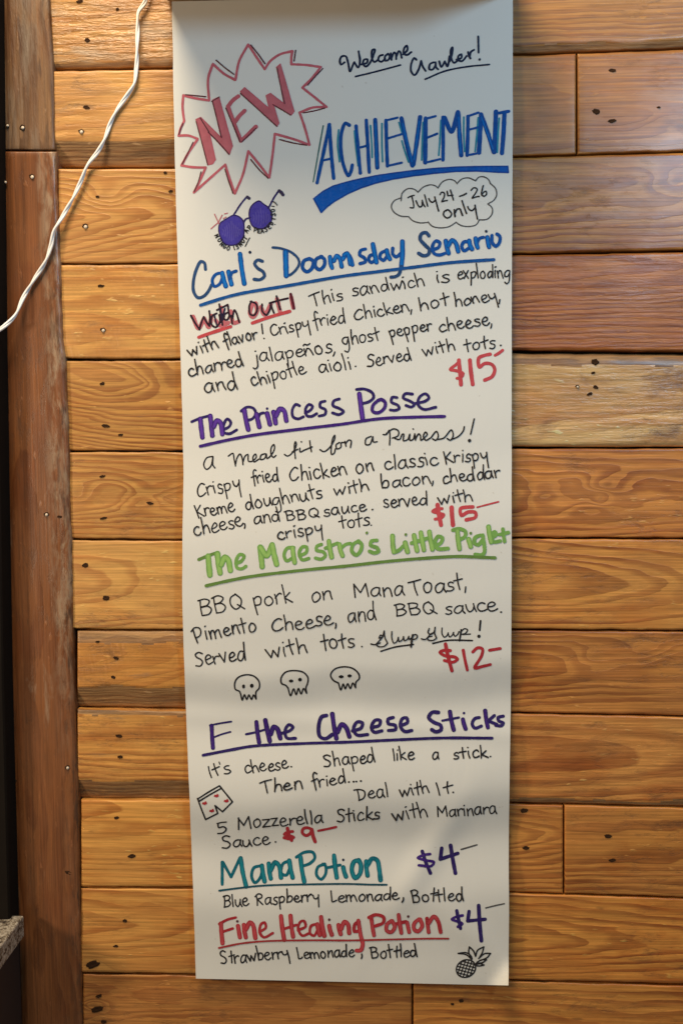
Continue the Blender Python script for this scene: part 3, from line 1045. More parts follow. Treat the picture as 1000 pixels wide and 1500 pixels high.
    # ---- handwriting with the pen
    def word(self, text, a, b, xh, w=2.1, col=BLACK, slant=0.0, cap=1.0):
        a, b = self.t(a), self.t(b)
        xh = xh / self.s
        adv = 0
        items = []
        for ch in text:
            if ch == ' ':
                adv += 0.7
                continue
            wd, st = GL[ch]
            items.append((adv, st, ch))
            adv += wd
        adv -= 0.08
        L = math.hypot(b[0] - a[0], b[1] - a[1])
        ex = ((b[0] - a[0]) / L, (b[1] - a[1]) / L)
        ey = (ex[1], -ex[0])
        sx = L / adv
        for ad, st, ch in items:
            dy, sc, sh = rnd.uniform(-.08, .08), rnd.uniform(.90, 1.08), rnd.uniform(-.10, .10) + slant
            dx = rnd.uniform(-.03, .03)
            cs = cap if (ch.isupper() or ch.isdigit()) else 1.0
            for s in st:
                ln = s[0] == 'L'
                pts = s[1:] if ln else s
                out = []
                for (x, y) in pts:
                    x += rnd.uniform(-.035, .035)
                    y += rnd.uniform(-.04, .04)
                    X, Y = (ad + x + dx) * sx + y * sh * xh, (y * sc * cs + dy) * xh
                    out.append((a[0] + ex[0] * X + ey[0] * Y, a[1] + ex[1] * X + ey[1] * Y))
                self.raw(out, w * rnd.uniform(.92, 1.08), col, line=ln)
        return self


DOT = [(.14, 1.42), (.18, 1.44)]
GL = {
    'a': (.86, [[(.66, .90), (.45, 1), (.18, .75), (.1, .35), (.25, .03), (.5, .15), (.68, .6)], [(.7, .95), (.68, .4), (.80, .03)]]),
    'b': (.80, [[(.12, 1.8), (.14, .9), (.15, .05)], [(.15, .5), (.35, .9), (.6, .85), (.68, .45), (.5, .08), (.15, .1)]]),
    'c': (.72, [[(.62, .82), (.45, 1), (.2, .8), (.1, .4), (.25, .05), (.5, .05), (.70, .22)]]),
    'd': (.86, [[(.62, .85), (.4, .95), (.15, .65), (.12, .25), (.3, .02), (.55, .2), (.66, .7)], [(.68, 1.85), (.68, .9), (.74, .02)]]),
    'e': (.76, [[(.12, .48), (.45, .55), (.62, .75), (.45, 1), (.2, .8), (.1, .4), (.25, .05), (.5, .02), (.74, .22)]]),
    'f': (.60, [[(.62, 1.62), (.45, 1.85), (.3, 1.6), (.28, .8), (.32, -.4)], [(.02, .82), (.56, 1.0)]]),
    'g': (.80, [[(.65, .9), (.4, 1), (.12, .7), (.15, .25), (.4, .15), (.65, .6)], [(.68, .95), (.7, .1), (.62, -.6), (.4, -.85), (.15, -.65)]]),
    'h': (.82, [[(.12, 1.8), (.15, .9), (.17, .02)], [(.17, .5), (.35, .9), (.55, .92), (.65, .6), (.72, .02)]]),
    'i': (.36, [[(.15, .95), (.17, .5), (.2, .03)], DOT]),
    'j': (.42, [[(.22, .95), (.25, 0), (.2, -.6), (0, -.8), (-.15, -.6)], DOT]),
    'k': (.76, [[(.12, 1.8), (.15, .9), (.17, .03)], ['L', (.62, 1.0), (.2, .5), (.72, .03)]]),
    'l': (.36, [[(.15, 1.8), (.17, .9), (.2, .03)]]),
    'm': (1.22, [[(.1, .95), (.14, .5), (.15, .03)], [(.14, .55), (.3, .92), (.48, .9), (.55, .5), (.57, .05)], [(.57, .55), (.75, .92), (.93, .9), (1.02, .5), (1.1, .03)]]),
    'n': (.82, [[(.1, .95), (.14, .5), (.16, .03)], [(.15, .5), (.35, .92), (.55, .9), (.64, .5), (.72, .03)]]),
    'o': (.80, [[(.45, 1), (.2, .85), (.1, .45), (.25, .05), (.5, .05), (.68, .4), (.62, .8), (.42, 1), (.33, .93)]]),
    'p': (.80, [[(.1, .95), (.14, .2), (.18, -.85)], [(.12, .75), (.35, 1), (.62, .9), (.65, .5), (.45, .15), (.15, .15)]]),
    'r': (.62, [[(.1, .95), (.13, .5), (.14, .03)], [(.13, .55), (.3, .88), (.5, .95), (.6, .85)]]),
    's': (.66, [[(.58, .88), (.4, 1), (.18, .85), (.25, .58), (.5, .42), (.55, .18), (.35, 0), (.08, .1)]]),
    't': (.62, [[(.28, 1.65), (.3, .8), (.33, .03)], [(0, .92), (.62, 1.08)]]),
    'u': (.82, [[(.1, .95), (.13, .35), (.3, .03), (.52, .2), (.65, .7)], [(.65, .95), (.68, .4), (.78, .03)]]),
    'v': (.70, [['L', (.05, .95), (.32, .03), (.62, 1)]]),
    'w': (1.06, [['L', (.05, .95), (.28, .03), (.5, .75), (.72, .05), (.98, 1)]]),
    'x': (.72, [['L', (.08, .95), (.62, .03)], ['L', (.62, .98), (.08, 0)]]),
    'y': (.78, [[(.08, .95), (.15, .5), (.35, .35), (.6, .6)], [(.66, .98), (.67, .1), (.70, -.85)]]),
    'z': (.72, [['L', (.08, .92), (.62, .95), (.1, .05), (.68, .08)]]),
    'B': (.98, [[(.15, 1.55), (.18, .8), (.2, 0)], [(.05, 1.5), (.45, 1.62), (.75, 1.35), (.62, 1.0), (.22, .85)], [(.22, .85), (.65, .85), (.85, .5), (.65, .08), (.2, 0)]]),
    'C': (.95, [[(.82, 1.35), (.6, 1.55), (.25, 1.2), (.1, .6), (.3, .08), (.6, .1), (.88, .35)]]),
    'D': (1.0, [[(.22, 1.45), (.25, .8), (.27, .02)], [(-.05, 1.5), (.4, 1.5), (.8, 1.15), (.85, .6), (.6, .15), (.25, .02)]]),
    'I': (.38, [[(.15, 1.6), (.17, .8), (.2, 0)]]),
    'J': (.72, [[(.05, 1.4), (.35, 1.55), (.7, 1.6)], [(.42, 1.55), (.48, .5), (.35, .02), (.08, .15)]]),
    'K': (.85, [[(.12, 1.55), (.15, .8), (.17, 0)], ['L', (.72, 1.45), (.18, .75), (.80, .1)]]),
    'L': (.70, [[(.12, 1.65), (.14, .6), (.22, .08), (.45, .12), (.62, .3)]]),
    'M': (1.22, [['L', (.15, 1.45), (.12, 0)], ['L', (.15, 1.45), (.58, .5), (.98, 1.5), (1.1, .02)]]),
    'P': (.90, [[(.2, 1.4), (.22, .7), (.26, -.1)], [(-.02, 1.25), (.35, 1.55), (.75, 1.45), (.82, 1.05), (.6, .6), (.25, .5)]]),
    'Q': (1.05, [[(.55, 1.5), (.2, 1.25), (.12, .6), (.4, .1), (.75, .3), (.85, .95), (.55, 1.5)], ['L', (.6, .5), (1.0, .02)]]),
    'R': (.95, [[(.2, 1.4), (.22, .7), (.24, .02)], [(.02, 1.25), (.4, 1.55), (.72, 1.4), (.7, 1.05), (.25, .8)], ['L', (.3, .8), (.85, .05)]]),
    'S': (.90, [[(.78, 1.4), (.5, 1.6), (.2, 1.4), (.25, 1.05), (.6, .75), (.75, .4), (.5, .03), (.12, .1)]]),
    'T': (.92, [[(-.02, 1.35), (.4, 1.5), (.9, 1.6)], [(.42, 1.5), (.44, .7), (.5, 0)]]),
    'A': (.95, [['L', (.5, 1.55), (.08, 0)], ['L', (.5, 1.55), (.88, 0)], ['L', (.22, .55), (.75, .6)]]),
    'E': (.80, [['L', (.7, 1.55), (.15, 1.5), (.17, .05), (.72, .05)], ['L', (.15, .8), (.6, .85)]]),
    'G': (.95, [[(.8, 1.35), (.55, 1.55), (.2, 1.2), (.12, .5), (.4, .05), (.8, .3), (.85, .7), (.5, .7)]]),
    'N': (1.0, [['L', (.12, 0), (.15, 1.5), (.8, .02), (.82, 1.55)]]),
    'O': (.95, [[(.5, 1.5), (.18, 1.2), (.12, .5), (.45, .05), (.8, .4), (.82, 1.1), (.5, 1.5)]]),
    '2': (.88, [[(.12, 1.25), (.4, 1.55), (.7, 1.3), (.5, .7), (.1, .05), (.4, .12), (.78, .08)]]),
    '4': (.88, [['L', (.2, 1.5), (.12, .75), (.75, .72)], [(.65, 1.55), (.66, .8), (.68, 0)]]),
    '5': (.85, [[(.72, 1.55), (.45, 1.5), (.2, 1.45)], [(.2, 1.45), (.2, .9), (.5, .95), (.72, .6), (.5, .1), (.1, .08)]]),
    '6': (.85, [[(.4, 1.6), (.18, .9), (.15, .35), (.4, .02), (.7, .3), (.6, .7), (.35, .65), (.18, .35)]]),
    "'": (.22, [[(.1, 1.6), (.1, 1.35)]]),
    '.': (.3, [[(.1, .05)]]),
    ',': (.3, [[(.16, .15), (.12, -.1), (.04, -.35)]]),
    '!': (.34, [[(.15, 1.7), (.17, .5)], [(.19, .05)]]),
    '-': (.7, [[(.08, .75), (.55, .85)]]),
}
GL['ñ'] = (.82, GL['n'][1] + [[(.05, 1.35), (.2, 1.5), (.42, 1.36), (.62, 1.52)]])

T1 = (240, 40, 3.846)
# --- starburst
k = Ink(*T1)
burst = [[(475, 97), (520, 165), (568, 236)], [(568, 236), (600, 190), (655, 152), (724, 134)], [(724, 134), (718, 170), (718, 208)], [(718, 208), (800, 212), (884, 224)],
         [(884, 224), (830, 290), (780, 340)], [(780, 340), (850, 395), (916, 449)], [(916, 449), (840, 452), (764, 480)], [(764, 480), (795, 570), (820, 662)],
         [(820, 662), (730, 630), (625, 600)], [(625, 600), (612, 720), (594, 846)], [(594, 846), (535, 770), (476, 698)], [(476, 698), (445, 830), (400, 936)],
         [(400, 936), (370, 850), (346, 774)], [(346, 774), (260, 850), (170, 930)], [(170, 930), (205, 860), (236, 790)], [(236, 790), (165, 788), (100, 778)],
         [(100, 778), (140, 705), (190, 632)], [(190, 628), (140, 610), (84, 610)], [(84, 610), (95, 570), (115, 528)], [(115, 528), (106, 450), (110, 383)],
         [(110, 383), (180, 400), (255, 412)], [(255, 412), (250, 290), (276, 206)], [(276, 206), (340, 262), (403, 297)], [(403, 297), (425, 190), (475, 97)]]
k.many(3.6, PINK, *burst)
k.many(1.9, DARKRED, [(295, 185), (345, 228), (395, 265)], [(490, 100), (530, 150), (570, 205)], [(742, 130), (737, 165), (733, 190)], [(895, 232), (850, 280), (810, 325)],
       [(785, 482), (850, 470), (905, 455)], [(652, 632), (730, 652), (805, 664)], [(490, 745), (540, 805), (588, 850)], [(345, 800), (365, 865), (390, 935)],
       [(210, 815), (195, 870), (172, 925)], [(165, 648), (135, 710), (104, 770)], [(122, 380), (180, 385), (236, 391)], [(108, 542), (95, 575), (85, 604)])
k.build('starburst_drawing', 'pink spiky starburst outline with dark shadow strokes')
k = Ink(*T1)
N1 = [(182, 520), (208, 508), (325, 625), (275, 410), (310, 395), (386, 668), (368, 716), (255, 590), (290, 745), (275, 768), (248, 775)]
k.fill(N1, PINKL)
k.many(2.0, PINK, N1 + [N1[0]], line=True)
k.many(6.0, PINK, [(362, 448), (395, 540), (434, 640)], [(362, 446), (388, 412), (420, 388)], [(402, 532), (425, 500), (455, 470)], [(434, 640), (478, 600), (518, 560)])
W1 = [(432, 362), (455, 340), (595, 460), (577, 385), (600, 372), (678, 432), (636, 225), (656, 207), (733, 475), (715, 495), (615, 432), (648, 540), (636, 558)]
k.fill(W1, PINKL)
k.many(1.8, PINK, W1 + [W1[0]], line=True)
k.many(1.6, DARKRED, [(182, 530), (215, 650), (248, 775)], [(205, 510), (255, 590)], [(250, 590), (310, 650), (368, 716)], [(270, 418), (312, 392)], [(275, 420), (325, 620)],
       [(432, 372), (540, 470), (636, 558)], [(638, 230), (655, 320), (680, 430)], [(615, 436), (665, 465), (715, 495)], [(350, 455), (390, 550), (430, 645)], [(440, 645), (520, 568)])
k.build('heading_lettering', 'pink block letters inside the starburst')

# --- welcome line
k = Ink(480, 50, 4)
k.many(3.1, NAVY, [(98, 165), (78, 178), (70, 158), (82, 130), (105, 130), (118, 165), (130, 218), (148, 178), (155, 165)], [(155, 165), (178, 195), (188, 160), (180, 100)],
       [(195, 178), (228, 168), (232, 148), (215, 148), (205, 172), (222, 190), (245, 170), (268, 120), (275, 90), (262, 92), (258, 140), (272, 163), (295, 150)],
       [(322, 122), (302, 128), (296, 152), (312, 162), (335, 145)], [(352, 115), (335, 130), (336, 155), (355, 150), (362, 128), (352, 115)], [(368, 112), (372, 150)],
       [(372, 140), (388, 108), (398, 115), (400, 146)], [(400, 135), (415, 100), (424, 105), (432, 138)], [(440, 118), (466, 92), (462, 68), (448, 80), (444, 112), (462, 122), (488, 105)])
k.many(3.1, NAVY, [(518, 150), (505, 140), (488, 175), (488, 220), (508, 240), (532, 205), (546, 158)], [(546, 158), (556, 190), (572, 216)],
       [(620, 165), (598, 175), (594, 205), (612, 208), (630, 180), (630, 165)], [(630, 170), (634, 195), (645, 206)], [(652, 160), (664, 192), (684, 160)], [(684, 160), (700, 188), (712, 130)],
       [(712, 160), (728, 110), (728, 78), (720, 90), (722, 140), (738, 168), (760, 155)], [(752, 150), (782, 138), (780, 118), (764, 128), (764, 152), (785, 158), (812, 128)],
       [(820, 105), (826, 125), (834, 142)], [(830, 130), (836, 105), (855, 92)], [(880, 14), (881, 60), (882, 108)])
k.dot((888, 148), 2.0, NAVY)
k.many(2.6, NAVY, [(162, 248), (260, 225), (425, 181)], [(570, 264), (690, 215), (820, 190), (945, 178)])
k.build('greeting_lettering', 'small dark blue cursive greeting with two underlines')

# --- achievement
k = Ink(450, 150, 3.226)
k.many(1.9, DGREEN, [(75, 110), (55, 220), (28, 375)])
k.many(2.6, CYAN, [(148, 130), (143, 200), (152, 280)], [(222, 135), (230, 220), (240, 300)], [(352, 100), (352, 200), (355, 280)], [(432, 95), (448, 145)], [(446, 182), (460, 230), (478, 282)],
       [(546, 95), (542, 180), (540, 272)], [(630, 85), (626, 170), (620, 250)], [(738, 70), (738, 150), (742, 232)], [(806, 72), (800, 150), (792, 232)], [(905, 75), (900, 150), (896, 236)], [(298, 110), (304, 200), (306, 260)])
k.many(5.2, BLUE, [(104, 105), (78, 230), (46, 380)], [(104, 105), (112, 230), (124, 358)], [(198, 108), (180, 98), (162, 140), (158, 220), (172, 300), (194, 346), (206, 325), (212, 296)],
       [(230, 112), (240, 220), (250, 334)], [(278, 84), (285, 200), (292, 330)], [(371, 85), (374, 200), (378, 300)], [(640, 70), (641, 170), (640, 272)], [(758, 66), (757, 160), (754, 250)])
k.many(6.4, BLUE, [(320, 82), (325, 190), (330, 308)], [(444, 75), (468, 190), (496, 298)], [(532, 70), (516, 190), (500, 294)], [(558, 75), (557, 180), (556, 284)],
       [(648, 72), (680, 138), (710, 46)], [(712, 48), (718, 150), (726, 250)], [(820, 56), (815, 150), (810, 238)], [(820, 56), (850, 140), (880, 235)], [(890, 44), (886, 140), (882, 235)], [(930, 48), (926, 140), (918, 240)], line=False)
k.many(3.4, BLUE, [(72, 275), (118, 264)], [(236, 216), (288, 203)], [(372, 85), (425, 72)], [(380, 170), (445, 150)], [(378, 300), (445, 285)], [(556, 78), (605, 65)], [(558, 170), (612, 148)], [(556, 285), (626, 268)],
       [(755, 66), (808, 48)], [(758, 130), (805, 118)], [(754, 250), (815, 238)])
k.many(4.6, BLUE, [(905, 50), (950, 42)])
k.many(1.8, BLUE2, [(322, 100), (328, 300)], [(450, 100), (494, 280)], [(528, 90), (504, 270)], [(822, 70), (876, 220)], [(714, 70), (724, 240)])
k.build('heading_lettering', 'tall blue capitals with cyan shadow strokes')
k = Ink(450, 150, 3.226)
SW = [(30, 455), (75, 420), (120, 396), (180, 378), (250, 361), (320, 347), (400, 335), (500, 322), (600, 312), (700, 306), (800, 303), (945, 302), (948, 331), (900, 330), (800, 324), (700, 326), (600, 335), (500, 347),
      (400, 363), (320, 382), (250, 405), (190, 432), (130, 466), (95, 492), (65, 520)]
k.fill(SW, lin(0, 92, 190))
k.many(2.2, lin(0, 72, 162), SW + [SW[0]], line=True)
k.build('swoosh_underline', 'thick blue swoosh under the tall blue capitals')

# --- sunglasses
k = Ink(300, 270, 7.69)
LL = catmull([(320, 350), (240, 392), (172, 440), (158, 520), (185, 610), (225, 668), (300, 686), (380, 664), (430, 600), (443, 500), (430, 410), (380, 362)], 2, True)[:-1]
RL = catmull([(610, 188), (540, 228), (505, 290), (505, 390), (540, 470), (610, 500), (690, 486), (745, 425), (755, 340), (715, 262), (660, 222)], 2, True)[:-1]
for q in (LL, RL):
    k.fill(q, LENS)
    k.s_(q[::6], 2.0, DPURP, closed=True)
for i in range(9):
    x = 200 + i * 24
    k.s_([(x, 420 + abs(i - 4) * 22), (x + 12, 520), (x + 4, 640 - abs(i - 4) * 18)], 1.3, lin(94, 84, 172))
for i in range(7):
    x = 545 + i * 28
    k.s_([(x, 270 + abs(i - 3) * 24), (x + 10, 370), (x + 2, 470 - abs(i - 3) * 20)], 1.3, lin(94, 84, 172))
k.many(2.6, DPURP, [(325, 345), (360, 290), (410, 215), (472, 140)], [(715, 268), (742, 220), (775, 155), (832, 70)], [(436, 432), (460, 392), (510, 376)])
k.many(4.6, lin(58, 50, 84), [(478, 142), (500, 158)], [(836, 72), (862, 92), (880, 118)])
k.many(1.5, PINKL, [(110, 335), (140, 400), (160, 445)], [(196, 345), (150, 430), (110, 465), (70, 500)], [(222, 332), (255, 324)], [(210, 385), (240, 368)])
# ring of tiny capitals round the two lenses
def tiny(text, pts, h=46):
    for ch, (x, y, ang) in zip(text, pts):
        a = math.radians(ang)
        c_, s_ = math.cos(a), math.sin(a)
        k.word(ch, (x - c_ * h * .36, y + s_ * h * .36), (x + c_ * h * .36, y - s_ * h * .36), h / 1.5, 1.55, BLACK)
tiny('MONGO', [(118, 590, -62), (148, 640, -52), (178, 690, -40), (212, 722, -25), (258, 742, -8)])
tiny('IS', [(326, 738, 8), (372, 726, 18)])
tiny('NOT', [(416, 688, 38), (446, 655, 48), (474, 618, 55)])
tiny('APPEASED', [(488, 540, 60), (514, 502, 40), (560, 528, -22), (604, 548, -8), (648, 548, 8), (694, 530, 22), (736, 500, 38), (768, 452, 58)])
tiny('I', [(790, 396, 72)])
tiny('SO', [(796, 345, 80), (788, 292, 95)])
k.many(1.5, BLACK, [(770, 195), (790, 205), (815, 235)], [(752, 245), (782, 250)], [(790, 452), (792, 454)])
k.many(1.6, BLACK, [(505, 605), (480, 650), (455, 700)])
k.build('sunglasses_drawing', 'purple round sunglasses drawing with tiny capitals round the lenses')

# --- cloud
k = Ink(570, 240, 5.556)
k.many(1.9, GREY, [(95, 300), (104, 240), (150, 202), (200, 206), (234, 230)], [(232, 232), (275, 190), (335, 170), (375, 180), (396, 196)], [(394, 196), (430, 148), (485, 126), (530, 138), (551, 162)],
       [(550, 160), (588, 124), (640, 114), (702, 138)], [(700, 138), (728, 108), (770, 106), (805, 128), (822, 162)], [(822, 160), (862, 200), (872, 250), (850, 295), (802, 325)],
       [(800, 325), (834, 358), (835, 405), (795, 450), (730, 456)], [(732, 454), (705, 495), (640, 510), (580, 500), (540, 474)], [(542, 476), (480, 512), (400, 520), (345, 505), (316, 474)],
       [(316, 476), (250, 480), (190, 462), (156, 430)], [(158, 430), (90, 424), (35, 390), (16, 345), (40, 300), (92, 278)])
k.word('July', (162, 368), (385, 330), 60, 2.3, BLACK).word('24', (425, 314), (530, 292), 55, 2.3).word('26', (668, 282), (800, 262), 55, 2.3).word('only', (438, 440), (712, 396), 66, 2.4)
k.many(2.4, BLACK, [(570, 264), (600, 254), (626, 240)])
k.build('cloud_drawing', 'grey scalloped cloud holding the handwritten dates')

# --- first dish
TA, TB = (260, 330, 3.846), (500, 320, 3.846)
k = Ink(*TA)
k.many(4.6, DBLUE, [(158, 248), (152, 212), (132, 204), (108, 245), (90, 315), (92, 375), (116, 408), (150, 398), (178, 365), (192, 335)])
k.many(4.6, BLUE, [(250, 268), (218, 275), (196, 308), (208, 344), (238, 330), (256, 285)])
k.duo(7, BLUE, BLUE2, [(252, 268), (260, 305), (272, 342)], [(288, 262), (296, 300), (304, 332)], [(352, 162), (362, 245), (376, 328)])
k.many(4.6, BLUE, [(294, 300), (306, 268), (330, 258)])
k.dot((408, 152), 2.4, NAVY)
k.many(4.8, DBLUE, [(478, 203), (452, 195), (434, 215), (452, 242), (482, 262), (490, 285), (466, 306), (432, 304)])
k.many(3.8, DBLUE, [(536, 125), (580, 130), (640, 152), (680, 190), (684, 220), (662, 256), (632, 280), (608, 286)])
k.duo(8, BLUE, BLUE2, [(608, 150), (610, 220), (612, 284)])
k.many(5.4, BLUE, [(742, 188), (712, 200), (704, 240), (728, 262), (758, 240), (764, 202), (742, 188)], [(812, 176), (780, 192), (776, 232), (800, 250), (826, 225), (826, 190), (806, 176)])
k.duo(6.5, BLUE, BLUE2, [(858, 178), (862, 215), (870, 240)], [(880, 200), (896, 172), (912, 185), (924, 232)], [(930, 190), (950, 160), (968, 175), (984, 222)])
k.at(*TB)
k.duo(6.0, BLUE, BLUE2, [(14, 205), (32, 195), (42, 222), (48, 256)])
k.many(5.0, BLUE, [(134, 172), (108, 180), (102, 204), (130, 224), (134, 244), (104, 254)], [(190, 205), (162, 208), (152, 232), (168, 248), (192, 232)],
       [(248, 182), (222, 195), (216, 222), (236, 236), (256, 212)], [(288, 168), (288, 200), (308, 216), (334, 195)])
k.duo(7, BLUE, BLUE2, [(176, 145), (186, 195), (196, 246)], [(254, 180), (260, 205), (272, 228)], [(342, 130), (342, 210), (336, 270)])
k.many(5.0, DBLUE, [(336, 270), (322, 315), (300, 328), (278, 330)])
k.many(5.2, DBLUE, [(492, 98), (476, 80), (450, 86), (442, 116), (466, 146), (494, 176), (488, 202), (460, 210), (434, 196)])
k.many(5.0, BLUE, [(514, 176), (546, 162), (552, 136), (532, 126), (512, 152), (520, 196), (550, 206), (582, 196)], [(718, 132), (688, 132), (676, 158), (690, 182), (718, 165)],
       [(764, 135), (776, 112), (798, 106)], [(846, 95), (848, 136), (868, 156), (888, 136), (890, 100), (874, 88)])
k.duo(6.6, BLUE, BLUE2, [(586, 126), (592, 160), (602, 196)], [(600, 155), (622, 122), (642, 138), (656, 186)], [(718, 126), (722, 148), (734, 172)], [(754, 112), (758, 140), (766, 164)], [(820, 106), (824, 135), (830, 160)])
k.dot((814, 72), 2.2, NAVY)
k.many(4.8, lin(14, 86, 160), [(-109.8 * 3.846 + 0, 0)] if False else [(-890 + 97, 488), (-600, 430), (-300, 378), (0, 326), (200, 300), (400, 275), (620, 248), (856, 232)])
k.build('heading_lettering', 'blue first dish heading with blue underline')

TC, TD = (260, 430, 3.846), (500, 420, 3.846)
k = Ink(*TC)
k.many(6.2, PINKL, [(88, 130), (118, 195), (150, 140)], [(150, 140), (176, 188), (192, 125)], [(215, 150), (240, 180), (285, 165)], [(245, 80), (262, 175)], [(300, 100), (315, 165), (345, 158)],
       [(420, 60), (408, 110), (425, 132), (448, 100), (440, 55)], [(470, 75), (490, 118), (525, 60)], [(560, 30), (578, 105)], [(640, 20), (652, 80)])
k.many(5.0, RED2, [(120, 246), (200, 218), (300, 186)], [(422, 166), (520, 132), (632, 100)])
k.at(275, 430, 5.882)
k.many(2.9, lin(48, 26, 44), [(28, 190), (62, 250), (102, 310)], [(102, 310), (118, 250), (138, 200)], [(138, 202), (165, 250), (188, 280)], [(188, 280), (192, 210), (186, 150)], [(250, 170), (212, 192), (204, 262), (240, 290), (278, 244), (272, 182)],
       [(272, 92), (286, 180), (300, 270)], [(252, 142), (300, 118), (344, 96)], [(346, 100), (352, 150), (362, 200)], [(350, 160), (318, 180), (316, 222), (340, 226), (360, 190)], [(376, 190), (384, 260)], [(384, 215), (402, 142), (420, 170), (444, 246)],
       [(548, 66), (530, 110), (540, 180), (572, 186), (598, 140), (588, 88), (540, 68)], [(640, 92), (642, 150), (676, 184), (708, 134), (714, 84)], [(716, 84), (724, 120), (742, 166)], [(764, 22), (780, 80), (796, 136)], [(706, 82), (780, 60), (862, 40)])
k.many(4.2, lin(96, 26, 44), [(886, 4), (900, 60), (914, 126)])
k.many(2.6, lin(34, 30, 62), [(230, 190), (250, 270)], [(282, 130), (300, 230)], [(300, 200), (320, 130)])
k.build('warning_lettering', 'dark lettering over red marker with red underlines')

k = Ink(*TA)
k.word('This', (752, 460), (932, 418), 45, cap=.95)
k.at(*TB).word('sandwich', (60, 440), (466, 376), 46).word('is', (526, 366), (612, 354), 44).word('exploding', (648, 340), (948, 334), 44)
k.at(*TC).word('with', (66, 358), (232, 304), 44).word('flavor', (266, 300), (450, 254), 44)
k.many(2.3, BLACK, [(474, 172), (480, 225)], [(487, 252), (488, 253)])
k.word('Crispy', (526, 243), (742, 194), 44).word('fried', (768, 190), (946, 162), 44)
k.at(*TD).word('Chicken,', (70, 190), (400, 132), 43, cap=.85).word('hot', (436, 138), (602, 106), 43).word('honey,', (634, 112), (892, 76), 43)
k.at(*TC).word('charred', (62, 466), (372, 406), 48).word('jalapeños,', (432, 392), (888, 330), 48)
k.at(*TD).word('ghost', (6, 336), (216, 300), 46).word('pepper', (272, 290), (508, 244), 43).word('cheese,', (548, 255), (850, 212), 45)
k.at(*TC).word('and', (152, 560), (338, 535), 54).word('chipotle', (418, 524), (722, 452), 46).word('aioli', (796, 450), (978, 424), 48)
k.at(*TD)
k.many(2.3, BLACK, [(78, 448), (80, 448)])
k.word('Served', (142, 450), (392, 412), 42).word('with', (458, 394), (642, 358), 43).word('tots', (688, 366), (868, 342), 44)
k.many(2.3, BLACK, [(894, 330), (897, 330)])
k.build('menu_text', 'black handwritten description of the first dish')

k = Ink(*TD)
k.many(4.6, RED2, [(664, 420), (640, 442), (612, 466), (650, 474), (684, 490), (672, 512), (650, 516)])
k.many(6.0, RED2, [(660, 414), (666, 480), (672, 552)], [(722, 414), (728, 480), (738, 550)])
k.many(5.2, RED2, [(836, 380), (800, 388), (772, 402), (776, 452), (806, 432), (846, 438), (862, 465), (848, 505), (806, 526)])
k.many(4.4, RED2, [(864, 386), (885, 374), (906, 358)])
k.build('price_lettering', 'red price at the end of the first dish')

# --- second dish
TE, TF = (270, 560, 3.846), (500, 560, 3.846)
k = Ink(*TE)
k.many(4.2, DPURP, [(42, 222), (90, 202), (150, 186)], [(222, 266), (252, 250), (262, 226), (242, 206), (222, 238), (222, 280), (252, 290), (295, 268)],
       [(320, 162), (352, 140), (388, 146), (402, 172), (385, 204), (348, 216)], [(414, 205), (426, 178), (446, 172)], [(648, 132), (628, 124), (608, 154), (612, 194), (640, 206), (670, 194)],
       [(680, 172), (706, 160), (722, 136), (702, 124), (682, 150), (690, 188), (716, 192), (745, 176)], [(792, 106), (766, 114), (764, 138), (794, 154), (792, 180), (758, 190)],
       [(872, 94), (842, 104), (836, 130), (874, 148), (896, 165), (870, 182), (834, 172)])
k.duo(7.2, PURPLE, PURPLE2, [(90, 206), (96, 260), (102, 310)], [(146, 190), (152, 245), (158, 300)], [(166, 250), (184, 215), (202, 225), (214, 292)], [(338, 160), (348, 215), (360, 266)], [(406, 180), (414, 215), (422, 250)],
      [(466, 176), (474, 205), (482, 236)], [(502, 168), (508, 200), (514, 230)], [(516, 190), (538, 150), (560, 158), (574, 216)])
k.dot((466, 148), 2.0, DPURP)
k.at(*TF)
k.many(4.2, DPURP, [(84, 40), (130, 38), (174, 60), (180, 86), (152, 110), (112, 120)], [(312, 86), (286, 84), (280, 110), (318, 130), (324, 148), (300, 158), (274, 155)],
       [(398, 66), (358, 64), (346, 86), (386, 106), (410, 124), (395, 139), (362, 130)], [(416, 118), (470, 106), (492, 86), (472, 64), (438, 84), (430, 124), (462, 152), (530, 140)])
k.many(5.0, PURPLE, [(208, 100), (178, 128), (174, 162), (204, 172), (240, 146), (246, 114), (222, 96), (204, 104)])
k.duo(7.2, PURPLE, PURPLE2, [(100, 66), (108, 130), (118, 202)])
k.at(*TE)
k.many(4.6, PURPLE, [(90, 360), (240, 326), (400, 296), (700, 258), (885, 236), (1100, 205), (1300, 196), (1464, 192)])
k.build('heading_lettering', 'purple second dish heading with purple underline')

